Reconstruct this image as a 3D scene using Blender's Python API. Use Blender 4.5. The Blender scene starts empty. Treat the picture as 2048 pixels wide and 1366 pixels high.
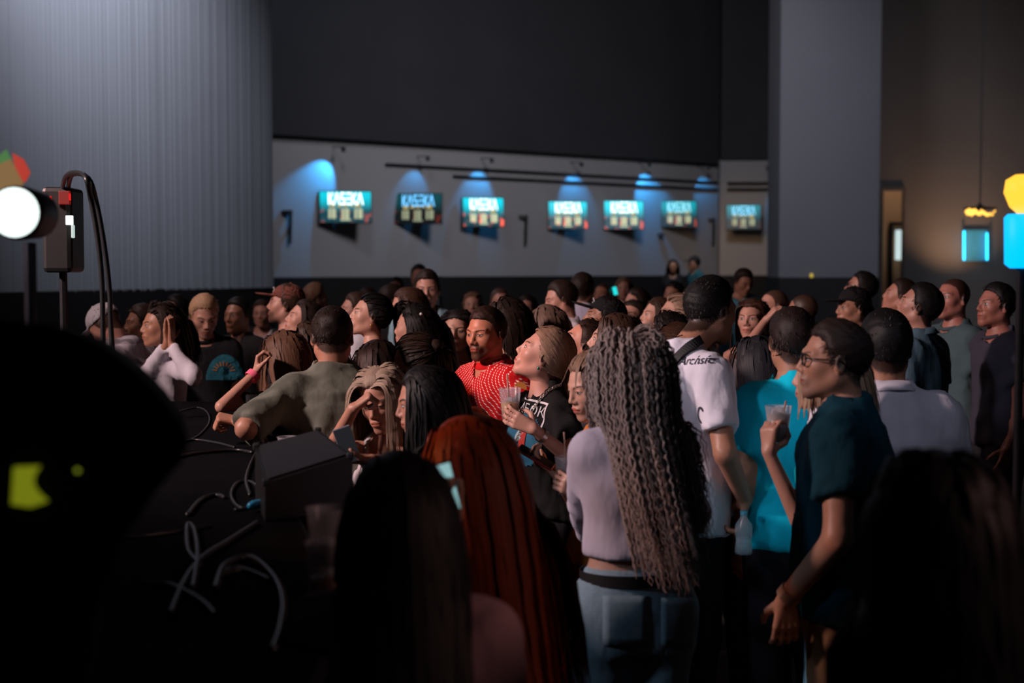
import bpy, bmesh, math, random, time
import numpy as np
from mathutils import Vector, Matrix
from mathutils.bvhtree import BVHTree

T0 = time.time()
random.seed(7)
RNG = np.random.default_rng(11)
SC = bpy.context.scene
COL = SC.collection

# ------------------------------------------------------------------ camera
FPX, CX, CY = 2844.4, 1024.0, 683.0
CAM_Z = 1.88
PITCH = math.atan(148.0 / FPX)          # horizon sits at y = 535
cam_data = bpy.data.cameras.new('camera')
cam = bpy.data.objects.new('camera', cam_data)
COL.objects.link(cam)
cam.location = (0, 0, CAM_Z)
cam.rotation_euler = (math.radians(90) - PITCH, 0, 0)
cam_data.lens = 50
cam_data.sensor_width = 36
cam_data.clip_end = 200
cam_data.dof.use_dof = True
cam_data.dof.focus_distance = 5.9
cam_data.dof.aperture_fstop = 2.2
SC.camera = cam

# ------------------------------------------------------------------ world and lights
w = bpy.data.worlds.new('dark_hall')
SC.world = w
w.use_nodes = True
w.node_tree.nodes['Background'].inputs[0].default_value = (0.30, 0.32, 0.40, 1)
w.node_tree.nodes['Background'].inputs[1].default_value = 0.02

vs = SC.view_settings
vs.view_transform = 'Standard'
vs.look = 'None'
vs.gamma = 1
vs.use_curve_mapping = False
vs.exposure = 0.0

def spot(name, loc, aim, energy, col, size=40, blend=0.6, radius=0.25):
    l = bpy.data.lights.new(name, 'SPOT')
    l.energy = energy; l.color = col
    l.spot_size = math.radians(size); l.spot_blend = blend
    l.shadow_soft_size = radius
    o = bpy.data.objects.new(name, l); COL.objects.link(o)
    o.location = loc
    d = Vector(aim) - Vector(loc)
    o.rotation_euler = d.to_track_quat('-Z', 'Y').to_euler()
    return o

# stage lamps over the stage on the left, and added fill spots
spot('stage_key_light', (-5.8, 3.6, 4.7), (0.2, 6.7, 1.55), 2300, (1.0, 0.71, 0.68), 56, 0.9, 0.30)
spot('stage_front_light', (-4.4, 0.7, 3.5), (0.75, 5.2, 1.95), 430, (0.88, 0.84, 1.0), 21, 0.8, 0.25)
spot('stage_warm_light', (-5.0, 5.4, 4.2), (-0.10, 6.35, 1.5), 650, (1.0, 0.20, 0.10), 15, 0.9, 0.2)
spot('stage_amber_light', (-2.7, 3.9, 2.5), (-0.22, 3.6, 1.40), 150, (1.0, 0.24, 0.04), 22, 0.9, 0.12)
spot('added_right_fill', (3.4, 1.6, 3.2), (0.1, 2.8, 1.2), 90, (1.0, 0.55, 0.50), 30, 0.9, 0.3)  # added weak pink fill from the right
spot('stage_cool_light', (-3.4, 2.4, 3.3), (0.42, 4.3, 1.0), 130, (0.55, 0.75, 1.0), 16, 0.9, 0.2)
spot('added_top_spot', (0.8, 0.9, 5.4), (1.28, 4.5, 1.5), 130, (0.80, 0.82, 1.0), 13, 0.9, 0.2)  # added overhead spot in front of the crowd, lifts the white polo
spot('added_low_spot', (0.15, 0.5, 1.0), (0.98, 4.2, 0.62), 16, (1.0, 0.45, 0.28), 15, 0.9, 0.1)  # added low spot near the camera, warms the brown trousers
spot('crowd_far_light', (-5.0, 8.0, 6.0), (1.0, 11.5, 1.5), 800, (1.0, 0.70, 0.68), 70, 0.9, 0.4)
# house lamps
spot('curtain_light', (-2.9, 14.0, 8.6), (-4.9, 16.2, 5.9), 2100, (0.80, 0.86, 1.0), 74, 1.0, 0.5)
spot('hall_light_back', (2.5, 20.0, 8.0), (2.0, 29.0, 2.2), 1500, (0.92, 0.90, 0.96), 110, 1.0, 1.0)
spot('hall_light_left', (-2.2, 20.5, 8.4), (-3.6, 26.5, 6.2), 420, (0.80, 0.86, 1.0), 80, 1.0, 0.6)
spot('hall_light_warm', (3.4, 28.6, 3.4), (5.5, 32.6, 1.9), 130, (1.0, 0.62, 0.32), 60, 1.0, 0.4)
spot('hall_light_pillar', (7.5, 16.0, 8.2), (7.4, 26.0, 3.6), 850, (0.74, 0.80, 1.0), 60, 1.0, 1.0)

# ------------------------------------------------------------------ helpers: pixels, objects
CP, SP = math.cos(PITCH), math.sin(PITCH)
def at(px, py, d):
    """world point seen at photograph pixel px, py whose distance along the hall is d"""
    u, v = (px - CX) / FPX, (CY - py) / FPX
    D = np.array([u, CP + v * SP, v * CP - SP])
    return np.array([0, 0, CAM_Z]) + D * (d / D[1])

def tag(o, label=None, cat=None, group=None, kind=None):
    if label: o['label'] = label
    if cat: o['category'] = cat
    if group: o['group'] = group
    if kind: o['kind'] = kind
    return o

def empty(name, loc=(0, 0, 0)):
    o = bpy.data.objects.new(name, None); COL.objects.link(o)
    o.location = loc; o.empty_display_size = 0.1
    return o

def link(name, me, mat, parent=None):
    o = bpy.data.objects.new(name, me); COL.objects.link(o)
    if mat is not None and not me.materials: me.materials.append(mat)
    if parent is not None:
        o.parent = parent
        o.matrix_parent_inverse = parent_inv(parent)
    return o

def parent_inv(p):
    """children are modelled in world space: undo an Empty's placement; mesh parents sit at identity"""
    if p.type != 'EMPTY': return Matrix.Identity(4)
    return (Matrix.Translation(p.location) @ p.rotation_euler.to_matrix().to_4x4()).inverted()

def mesh_np(name, V, Fq, attrs=None, smooth=True):
    """mesh from numpy arrays; Fq (m,4) or (m,3)"""
    me = bpy.data.meshes.new(name)
    V = np.ascontiguousarray(V, dtype=np.float32); Fq = np.ascontiguousarray(Fq, dtype=np.int32)
    me.vertices.add(len(V)); me.vertices.foreach_set('co', V.ravel())
    k = Fq.shape[1]
    me.loops.add(Fq.size); me.loops.foreach_set('vertex_index', Fq.ravel())
    me.polygons.add(len(Fq)); me.polygons.foreach_set('loop_start', np.arange(0, Fq.size, k, dtype=np.int32))
    if not smooth:
        me.polygons.foreach_set('use_smooth', np.zeros(len(Fq), dtype=bool))
    for nm, arr in (attrs or {}).items():
        if arr.ndim == 2 and arr.shape[1] == 3:
            a = me.attributes.new(nm, 'FLOAT_VECTOR', 'POINT'); a.data.foreach_set('vector', np.ascontiguousarray(arr, dtype=np.float32).ravel())
        elif arr.ndim == 1:
            a = me.attributes.new(nm, 'FLOAT', 'POINT'); a.data.foreach_set('value', np.ascontiguousarray(arr, dtype=np.float32))
    me.update(calc_edges=True)
    return me

class MB:
    """collects simple shapes into one mesh"""
    def __init__(s): s.v = []; s.f = []
    def add(s, vs, fs):
        b = len(s.v); s.v += [tuple(float(c) for c in v) for v in vs]; s.f += [tuple(i + b for i in f) for f in fs]
        return s
    def box(s, c, size, M=None, bev=0.0):
        x, y, z = [k / 2 for k in size]
        if bev <= 0:
            vs = [Vector((sx * x, sy * y, sz * z)) for sz in (-1, 1) for sx, sy in ((-1, -1), (1, -1), (1, 1), (-1, 1))]
            fs = [(3, 2, 1, 0), (4, 5, 6, 7), (0, 1, 5, 4), (1, 2, 6, 5), (2, 3, 7, 6), (3, 0, 4, 7)]
        else:
            bm = bmesh.new(); bmesh.ops.create_cube(bm, size=1.0)
            for v in bm.verts: v.co = Vector((v.co.x * 2 * x, v.co.y * 2 * y, v.co.z * 2 * z))
            bmesh.ops.bevel(bm, geom=list(bm.edges), offset=bev, segments=2, affect='EDGES', profile=0.5)
            bm.verts.index_update()
            vs = [v.co.copy() for v in bm.verts]; fs = [tuple(v.index for v in f.verts) for f in bm.faces]; bm.free()
        c = Vector(c)
        vs = [((M @ v) if M else v) + c for v in vs]
        return s.add(vs, fs)
    def tube(s, pts, r, n=8, caps=True):
        pts = [Vector(p) for p in pts]; rs = r if hasattr(r, '__len__') else [r] * len(pts)
        rings = []; up = None
        for i, p in enumerate(pts):
            t = (pts[min(i + 1, len(pts) - 1)] - pts[max(i - 1, 0)])
            t = t.normalized() if t.length > 1e-9 else Vector((0, 0, 1))
            if up is None:
                up = t.orthogonal().normalized()
            up = (up - t * up.dot(t)); up = up.normalized() if up.length > 1e-6 else t.orthogonal().normalized()
            b = t.cross(up)
            rings.append([p + (up * math.cos(2 * math.pi * k / n) + b * math.sin(2 * math.pi * k / n)) * rs[i] for k in range(n)])
        vs = [v for rr in rings for v in rr]; fs = []
        for i in range(len(pts) - 1):
            for k in range(n):
                a, b2 = i * n + k, i * n + (k + 1) % n
                fs.append((a, b2, b2 + n, a + n))
        if caps:
            fs.append(tuple(range(n - 1, -1, -1))); fs.append(tuple((len(pts) - 1) * n + k for k in range(n)))
        return s.add(vs, fs)
    def lathe(s, prof, n=20, M=None, c=(0, 0, 0)):
        """prof: (radius, z) from bottom to top"""
        vs = []; fs = []; c = Vector(c)
        for r, z in prof:
            for k in range(n):
                v = Vector((r * math.cos(2 * math.pi * k / n), r * math.sin(2 * math.pi * k / n), z))
                vs.append((M @ v if M else v) + c)
        for i in range(len(prof) - 1):
            for k in range(n):
                a, b = i * n + k, i * n + (k + 1) % n
                fs.append((a, b, b + n, a + n))
        return s.add(vs, fs)
    def build(s, name, mat, parent=None, smooth=False):
        me = bpy.data.meshes.new(name); me.from_pydata(s.v, [], s.f)
        if smooth: me.polygons.foreach_set('use_smooth', [True] * len(me.polygons))
        me.update()
        return link(name, me, mat, parent)

# ------------------------------------------------------------------ materials
MATS = {}
class E:
    """a node socket with arithmetic"""
    def __init__(s, nt, so): s.nt, s.so = nt, so
    def op(s, o, b=None, c=None):
        n = s.nt.nodes.new('ShaderNodeMath'); n.operation = o
        for i, v in enumerate((s, b, c)):
            if v is None: continue
            if isinstance(v, E): s.nt.links.new(v.so, n.inputs[i])
            else: n.inputs[i].default_value = v
        return E(s.nt, n.outputs[0])
    def __add__(s, b): return s.op('ADD', b)
    def __sub__(s, b): return s.op('SUBTRACT', b)
    def __mul__(s, b): return s.op('MULTIPLY', b)
    def __truediv__(s, b): return s.op('DIVIDE', b)
    def lt(s, b): return s.op('LESS_THAN', b)
    def gt(s, b): return s.op('GREATER_THAN', b)
    def abs(s): return s.op('ABSOLUTE')
    def soft(s, lo, hi):
        n = s.nt.nodes.new('ShaderNodeMapRange'); n.interpolation_type = 'SMOOTHSTEP'
        s.nt.links.new(s.so, n.inputs[0]); n.inputs[1].default_value = lo; n.inputs[2].default_value = hi
        return E(s.nt, n.outputs[0])

def new_mat(name):
    m = bpy.data.materials.new(name); m.use_nodes = True
    nt = m.node_tree; b = nt.nodes['Principled BSDF']
    return m, nt, b
def attr(nt, name):
    n = nt.nodes.new('ShaderNodeAttribute'); n.attribute_name = name
    return n
def sep(nt, so):
    n = nt.nodes.new('ShaderNodeSeparateXYZ'); nt.links.new(so, n.inputs[0])
    return [E(nt, n.outputs[i]) for i in range(3)]
def mix(nt, fac, a, b):
    n = nt.nodes.new('ShaderNodeMix'); n.data_type = 'RGBA'
    for i, v in ((0, fac), (6, a), (7, b)):
        if isinstance(v, E): nt.links.new(v.so, n.inputs[i])
        elif hasattr(v, 'is_linked'): nt.links.new(v, n.inputs[i])
        elif isinstance(v, (tuple, list)): n.inputs[i].default_value = (*v[:3], 1)
        else: n.inputs[i].default_value = v
    return n.outputs[2]
def noise(nt, scale, vec=None, detail=3, stretch=None):
    n = nt.nodes.new('ShaderNodeTexNoise'); n.inputs['Scale'].default_value = scale; n.inputs['Detail'].default_value = detail
    if vec is None:
        tc = nt.nodes.new('ShaderNodeTexCoord'); vec = tc.outputs['Object']
    if stretch:
        mp = nt.nodes.new('ShaderNodeMapping'); mp.inputs['Scale'].default_value = stretch
        nt.links.new(vec, mp.inputs[0]); vec = mp.outputs[0]
    nt.links.new(vec, n.inputs['Vector'])
    return E(nt, n.outputs[0])
def bump(nt, b, h, strength=0.3, dist=0.01):
    n = nt.nodes.new('ShaderNodeBump'); n.inputs['Strength'].default_value = strength; n.inputs['Distance'].default_value = dist
    nt.links.new(h.so, n.inputs['Height']); nt.links.new(n.outputs[0], b.inputs['Normal'])

def plain(name, col, rough=0.6, metal=0.0, var=0.12, scale=12.0, spec=0.5, bmp=0.0, bscale=None):
    if name in MATS: return MATS[name]
    m, nt, b = new_mat(name)
    nz = noise(nt, scale)
    c2 = tuple(max(0, c * (1 - var * 2)) for c in col)
    nt.links.new(mix(nt, nz, c2, tuple(min(1, c * (1 + var)) for c in col)), b.inputs['Base Color'])
    b.inputs['Roughness'].default_value = rough; b.inputs['Metallic'].default_value = metal
    b.inputs['Specular IOR Level'].default_value = spec
    if bmp: bump(nt, b, noise(nt, bscale or scale * 6), bmp, 0.004)
    MATS[name] = m
    return m
def glow(name, col, strength):
    if name in MATS: return MATS[name]
    m, nt, b = new_mat(name)
    b.inputs['Base Color'].default_value = (*[c * 0.2 for c in col], 1)
    b.inputs['Emission Color'].default_value = (*col, 1); b.inputs['Emission Strength'].default_value = strength
    MATS[name] = m
    return m
def glass(name, col, rough=0.1, alpha=0.35):
    """thin translucent plastic"""
    if name in MATS: return MATS[name]
    m, nt, b = new_mat(name)
    b.inputs['Base Color'].default_value = (*col, 1); b.inputs['Roughness'].default_value = rough
    b.inputs['Alpha'].default_value = alpha
    MATS[name] = m
    return m

def cloth_mat(col, kind='plain'):
    key = 'cloth_%s_%.3f_%.3f_%.3f' % ((kind,) + tuple(col))
    if key in MATS: return MATS[key]
    m, nt, b = new_mat(key)
    lp = attr(nt, 'lp').outputs['Vector']
    x, y, z = sep(nt, lp)
    base = mix(nt, noise(nt, 9, lp), tuple(c * 0.78 for c in col), tuple(min(1, c * 1.1) for c in col))
    if kind == 'stripe':       # red shirt with fine broken white stripes
        wob = noise(nt, 4, lp) * 0.02
        u = x.abs() + z * 0.55 + y * 0.3 + wob
        s = (u * (math.pi * 2 / 0.0185)).op('SINE').soft(0.50, 0.92)
        dsh = ((z - x * 0.55 + wob) * (math.pi * 2 / 0.0085)).op('SINE').soft(-0.5, 0.3)
        base = mix(nt, s * dsh, base, (0.85, 0.72, 0.70))
    elif kind == 'plaid':
        s1 = (x * (math.pi * 2 / 0.11)).op('SINE').gt(0.72); s2 = (z * (math.pi * 2 / 0.11)).op('SINE').gt(0.72)
        base = mix(nt, (s1 + s2) * 0.5, base, tuple(c * 0.35 for c in col))
    elif kind == 'denim':
        base = mix(nt, noise(nt, 60, lp, 4, (1, 1, 5)), tuple(c * 0.6 for c in col), base)
    nt.links.new(base, b.inputs['Base Color'])
    b.inputs['Roughness'].default_value = 0.85; b.inputs['Specular IOR Level'].default_value = 0.2
    h = noise(nt, 14, lp, 2, (1.6, 1.6, 0.7))
    bump(nt, b, h, 0.45, 0.012)
    MATS[key] = m
    return m

def hair_mat(col, gloss=0.52):
    key = 'hair_%.3f_%.3f_%.3f' % tuple(col)
    if key in MATS: return MATS[key]
    if max(col) < .1: col = tuple(c * .6 for c in col)
    m, nt, b = new_mat(key)
    hs = E(nt, attr(nt, 'hs').outputs['Fac'])
    hu = E(nt, attr(nt, 'hu').outputs['Fac'])
    n = nt.nodes.new('ShaderNodeTexNoise'); n.noise_dimensions = '1D'; n.inputs['Scale'].default_value = 1.0; n.inputs['Detail'].default_value = 2
    nt.links.new((hu * .7).so, n.inputs['W'])
    streak = E(nt, n.outputs[0]).soft(.25, .75)
    base = mix(nt, (hs * 0.22 + streak * 0.78), tuple(c * 0.45 for c in col), tuple(min(1, c * 1.55) for c in col))
    nt.links.new(base, b.inputs['Base Color'])
    b.inputs['Roughness'].default_value = gloss
    b.inputs['Specular IOR Level'].default_value = 0.22
    bump(nt, b, streak, 0.2, 0.003)
    MATS[key] = m
    return m

def skin_mat():
    if 'skin' in MATS: return MATS['skin']
    m, nt, b = new_mat('skin')
    tone = attr(nt, 'tone').outputs['Vector']; brow = attr(nt, 'browcol').outputs['Vector']
    beard, lip, lid = sep(nt, attr(nt, 'fx').outputs['Vector'])
    x, y, z = sep(nt, attr(nt, 'hp').outputs['Vector'])
    ax = x.abs()
    nz = noise(nt, 30, attr(nt, 'hp').outputs['Vector'])
    def scaled(so, k):
        n = nt.nodes.new('ShaderNodeVectorMath'); n.operation = 'SCALE'; nt.links.new(so, n.inputs[0]); n.inputs[3].default_value = k
        return n.outputs[0]
    c = mix(nt, nz, scaled(tone, 0.86), scaled(tone, 1.08))
    front = y.gt(0.035)
    # flushed cheeks and nose
    ch = ((ax - 0.043) / 0.026).op('POWER', 2.0) + ((z + 0.026) / 0.024).op('POWER', 2.0)
    c = mix(nt, ch.soft(1.3, 0.0) * front * 0.18, c, scaled(tone, 0.82))
    # beard and stubble
    bz = (z * -1.0).soft(0.036, 0.060); bx = ((ax - 0.03).soft(0.045, 0.0)) * y.soft(-0.01, 0.03)
    up = ((z + 0.0475).abs().lt(0.0085)) * ax.lt(0.027) * front
    bm_ = (bz * bx + up).op('MINIMUM', 1.0) * beard * (nz * 0.5 + 0.6)
    c = mix(nt, bm_.op('MINIMUM', 0.95), c, scaled(brow, 1.0))
    # cropped hair: a soft painted hairline
    sc_ = E(nt, attr(nt, 'scalp').outputs['Fac']) + noise(nt, 90, attr(nt, 'hp').outputs['Vector']) * .012
    c = mix(nt, sc_.soft(.010, -.004) * .90, c, scaled(brow, .6))
    # lips
    lx = (ax / 0.0245)
    upl = (z + 0.0615 - lx * lx * -0.0045)
    lm = ((ax / 0.0245).op('POWER', 2.0) + ((z + 0.0615) / 0.0105).op('POWER', 2.0)).soft(1.1, 0.7) * y.gt(0.06)
    n2 = nt.nodes.new('ShaderNodeVectorMath'); n2.operation = 'MULTIPLY'; nt.links.new(tone, n2.inputs[0]); n2.inputs[1].default_value = (0.80, 0.42, 0.42)
    c = mix(nt, lm * lip, c, n2.outputs[0])
    ml = ((z + 0.0612).abs().soft(0.0017, 0.0006)) * ax.lt(0.023) * y.gt(0.05)
    c = mix(nt, ml * 0.75, c, scaled(n2.outputs[0], 0.22))
    # brows
    bc = (ax - 0.036); bl = (z - 0.0255 + bc * bc * 9.0 - bc * 0.10)
    br = bl.abs().soft(0.0042, 0.0022) * ax.soft(0.011, 0.016) * ax.soft(0.056, 0.050) * front
    c = mix(nt, br * 0.88, c, scaled(brow, 0.8))
    # eyes
    hh = (lid * -0.0040) + 0.0050
    ex = ((ax - 0.0315) / 0.0150).op('POWER', 2.0)
    ez = ((z - 0.0035) / hh).op('POWER', 2.0)
    e = ex + ez
    lash = ex + ((z - 0.0040) / (hh + 0.0022)).op('POWER', 2.0)
    c = mix(nt, lash.soft(1.35, 1.0) * front, c, (0.030, 0.018, 0.014))
    c = mix(nt, e.soft(1.0, 0.85) * front, c, (0.45, 0.40, 0.38))
    ir = ((ax - 0.0315).op('POWER', 2.0) + (z - 0.0042).op('POWER', 2.0)).op('SQRT')
    c = mix(nt, ir.soft(0.0062, 0.0052) * e.lt(0.95) * front, c, (0.035, 0.022, 0.016))
    # nostrils
    no = (((ax - 0.0085) / 0.0048).op('POWER', 2.0) + ((z + 0.0375) / 0.0030).op('POWER', 2.0)).soft(1.2, 0.6) * y.gt(0.07)
    c = mix(nt, no * 0.8, c, scaled(tone, 0.12))
    nt.links.new(c, b.inputs['Base Color'])
    b.inputs['Roughness'].default_value = 0.46
    b.inputs['Specular IOR Level'].default_value = 0.4
    MATS['skin'] = m
    return m

# ------------------------------------------------------------------ signed distance shapes and mesher
f32 = np.float32
def vec(*a): return np.array(a, dtype=f32)
def sph(p, c, r): return np.linalg.norm(p - vec(*c), axis=1) - r
def ell(p, c, r):
    q = p - vec(*c); r = vec(*r)
    k0 = np.linalg.norm(q / r, axis=1); k1 = np.linalg.norm(q / (r * r), axis=1) + 1e-9
    return k0 * (k0 - 1) / k1
def cone(p, a, b, ra, rb):
    a = np.asarray(a, dtype=f32); b = np.asarray(b, dtype=f32)
    ab = b - a; pa = p - a
    t = np.clip(pa @ ab / max(float(ab @ ab), 1e-9), 0, 1)
    return np.linalg.norm(pa - t[:, None] * ab, axis=1) - (ra + (rb - ra) * t)
def smin(a, b, k):
    h = np.maximum(k - np.abs(a - b), 0) / k
    return np.minimum(a, b) - h * h * k * 0.25
def smax(a, b, k): return -smin(-a, -b, k)

def surfnet(fn, lo, hi, h):
    """naive surface nets with a coarse pass that skips empty space"""
    lo = np.asarray(lo, dtype=f32); hi = np.asarray(hi, dtype=f32)
    K = 4
    nb = np.maximum(np.ceil((hi - lo) / (h * K)).astype(int), 1)
    cx = [lo[i] + (np.arange(nb[i]) + 0.5) * h * K for i in range(3)]
    G = np.stack(np.meshgrid(*cx, indexing='ij'), -1).reshape(-1, 3).astype(f32)
    fc = fn(G).reshape(nb)
    near = np.abs(fc) < h * K * 1.35
    n = nb * K
    f = np.repeat(np.repeat(np.repeat(np.where(fc < 0, -1.0, 1.0).astype(f32), K, 0), K, 1), K, 2)
    nm = np.repeat(np.repeat(np.repeat(near, K, 0), K, 1), K, 2)
    idx = np.argwhere(nm)
    f[nm] = fn((lo + (idx + 0.5) * h).astype(f32))
    s = f < 0
    c = [s[i:n[0] - 1 + i, j:n[1] - 1 + j, k:n[2] - 1 + k] for i in (0, 1) for j in (0, 1) for k in (0, 1)]
    cnt = sum(q.astype(np.int8) for q in c)
    act = (cnt > 0) & (cnt < 8)
    ids = np.argwhere(act)
    if len(ids) == 0: return np.zeros((0, 3), f32), np.zeros((0, 4), int)
    vid = -np.ones(act.shape, dtype=np.int32); vid[act] = np.arange(len(ids))
    offs = np.array([(i, j, k) for i in (0, 1) for j in (0, 1) for k in (0, 1)])
    cf = np.stack([f[ids[:, 0] + o[0], ids[:, 1] + o[1], ids[:, 2] + o[2]] for o in offs], 1)
    acc = np.zeros((len(ids), 3), f32); num = np.zeros(len(ids), f32)
    for a in range(8):
        for b in range(a + 1, 8):
            if np.abs(offs[a] - offs[b]).sum() != 1: continue
            fa, fb = cf[:, a], cf[:, b]
            cr = (fa < 0) != (fb < 0)
            t = np.where(cr, fa / np.where(cr, fa - fb, 1), 0)
            acc += np.where(cr[:, None], offs[a] + t[:, None] * (offs[b] - offs[a]), 0); num += cr
    V = lo + (ids + 0.5 + acc / num[:, None]) * h
    quads = []
    for ax in range(3):
        o1, o2 = [(1, 2), (2, 0), (0, 1)][ax]
        A = np.take(s, range(0, n[ax] - 1), ax); B = np.take(s, range(1, n[ax]), ax)
        e = np.argwhere(A != B)
        e = e[(e[:, o1] > 0) & (e[:, o2] > 0) & (e[:, o1] < n[o1] - 1) & (e[:, o2] < n[o2] - 1)]
        def cell(d1, d2):
            q = e.copy(); q[:, o1] -= d1; q[:, o2] -= d2
            return vid[q[:, 0], q[:, 1], q[:, 2]]
        q = np.stack([cell(1, 1), cell(0, 1), cell(0, 0), cell(1, 0)], 1)
        flip = ~A[e[:, 0], e[:, 1], e[:, 2]]
        q[flip] = q[flip][:, ::-1]
        quads.append(q)
    Q = np.concatenate(quads); Q = Q[(Q >= 0).all(1)]
    return V.astype(f32), Q

def wav(p, seed, freq=9.0):
    """cheap smooth wrinkle noise, about -1..1"""
    r = np.random.default_rng(seed)
    k1, k2, k3 = [r.normal(size=3).astype(f32) * freq for _ in range(3)]
    a, b, c = r.uniform(0, 6, 3)
    w1 = np.sin(p @ k1 + a)
    return (np.sin(p @ k2 * 1.7 + b + 1.8 * w1) * 0.6 + np.sin(p @ k3 * 2.9 + c + 2.2 * w1) * 0.4)

# ------------------------------------------------------------------ people
def rotz(a): a = math.radians(a); c, s = math.cos(a), math.sin(a); return np.array([[c, -s, 0], [s, c, 0], [0, 0, 1]], dtype=f32)
def rotx(a): a = math.radians(a); c, s = math.cos(a), math.sin(a); return np.array([[1, 0, 0], [0, c, -s], [0, s, c]], dtype=f32)
def roty(a): a = math.radians(a); c, s = math.cos(a), math.sin(a); return np.array([[c, 0, s], [0, 1, 0], [-s, 0, c]], dtype=f32)
def unit(v): v = np.asarray(v, dtype=f32); return v / (np.linalg.norm(v) + 1e-9)

def head_sdf(p, m, fat=0.0, nose=1.0, smile=0.0):
    """face and skull in head space: x right, y forward, z up, metres; m = 1 man, 0 woman"""
    q = p.copy(); q[:, 0] = np.abs(q[:, 0])
    d = ell(p, (0, -0.014, 0.030), (0.074, 0.094, 0.086))
    d = smin(d, ell(p, (0, 0.018, -0.020), (0.061 + fat, 0.071, 0.086)), 0.03)
    jw = 0.044 + 0.006 * m + fat
    d = smin(d, cone(q, (jw, -0.002, -0.052), (0.012, 0.066, -0.096), 0.021, 0.017 + 0.002 * m), 0.03)
    d = smin(d, sph(p, (0, 0.073, -0.096), 0.0145 + 0.003 * m), 0.022)
    d = smin(d, sph(q, (0.040, 0.053, -0.020), 0.0195), 0.032)
    d = smin(d, cone(q, (0.006, 0.0835, 0.022), (0.046, 0.066, 0.022), 0.007 + 0.003 * m, 0.007 + 0.002 * m), 0.016)
    d = smax(d, -sph(q, (0.0315, 0.1035, 0.0035), 0.0200), 0.014)
    d = smin(d, sph(q, (0.0310, 0.0735, 0.0035), 0.0135), 0.004)
    nl = 0.0995 + 0.004 * nose
    d = smin(d, cone(p, (0, 0.083, 0.018), (0, nl, -0.025), 0.0065, 0.0095 + 0.001 * m), 0.012)
    d = smin(d, sph(q, (0.0115, 0.0945, -0.0315), 0.0075 + 0.001 * m), 0.008)
    d = smin(d, ell(p, (0, 0.080, -0.060), (0.030, 0.016, 0.022)), 0.016)
    cz = 0.004 * smile
    d = smin(d, ell(q, (0.006, 0.0935, -0.0560 + cz * 0.3), (0.016, 0.0065, 0.0052)), 0.007)
    d = smin(d, ell(p, (0, 0.0925, -0.0675), (0.0165, 0.0075, 0.0060)), 0.007)
    d = smax(d, -cone(q, (0, 0.1015, -0.0612), (0.022, 0.088, -0.0612 + cz * 2), 0.0022, 0.0018), 0.004)
    # ears
    e = q - vec(0.0765, -0.010, -0.004)
    e = e @ rotz(-22)
    ear = ell(e, (0.002, 0, 0), (0.0095, 0.0185, 0.031))
    ear = smax(ear, -ell(e, (0.010, 0.004, 0.002), (0.0075, 0.010, 0.017)), 0.006)
    d = smin(d, ear, 0.007)
    return d

HL_Y = np.array([-.115, -.065, -.035, -.008, .012, .023, .036, .055, .076])
HL_Z = np.array([-.088, -.078, -.045, -.020, -.010, .020, .058, .072, .076])
def hairline(y): return np.interp(y, HL_Y, HL_Z)
def skull_col(p):
    d = ell(p, (0, -0.014, 0.030), (0.076, 0.096, 0.088))
    d = np.minimum(d, ell(p, (0, 0.014, -0.026), (0.066, 0.080, 0.088)))
    return np.minimum(d, cone(p, (0, -0.03, -0.06), (0, -0.04, -0.15), 0.052, 0.056))

class Body: pass
def ik(S, T, l1, l2, pole):
    S = np.asarray(S, dtype=f32); T = np.asarray(T, dtype=f32)
    v = T - S; D = float(np.linalg.norm(v)); D = max(D, 0.05)
    if D > (l1 + l2) * 0.995:
        T = S + v / D * (l1 + l2) * 0.995; v = T - S; D = (l1 + l2) * 0.995
    D = max(D, abs(l1 - l2) + 0.02)
    x = (l1 * l1 - l2 * l2 + D * D) / (2 * D)
    hgt = math.sqrt(max(l1 * l1 - x * x, 0))
    n = v / np.linalg.norm(v)
    pole = np.asarray(pole, dtype=f32); pl = pole - n * (pole @ n)
    return S + n * x + unit(pl) * hgt, T

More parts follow.
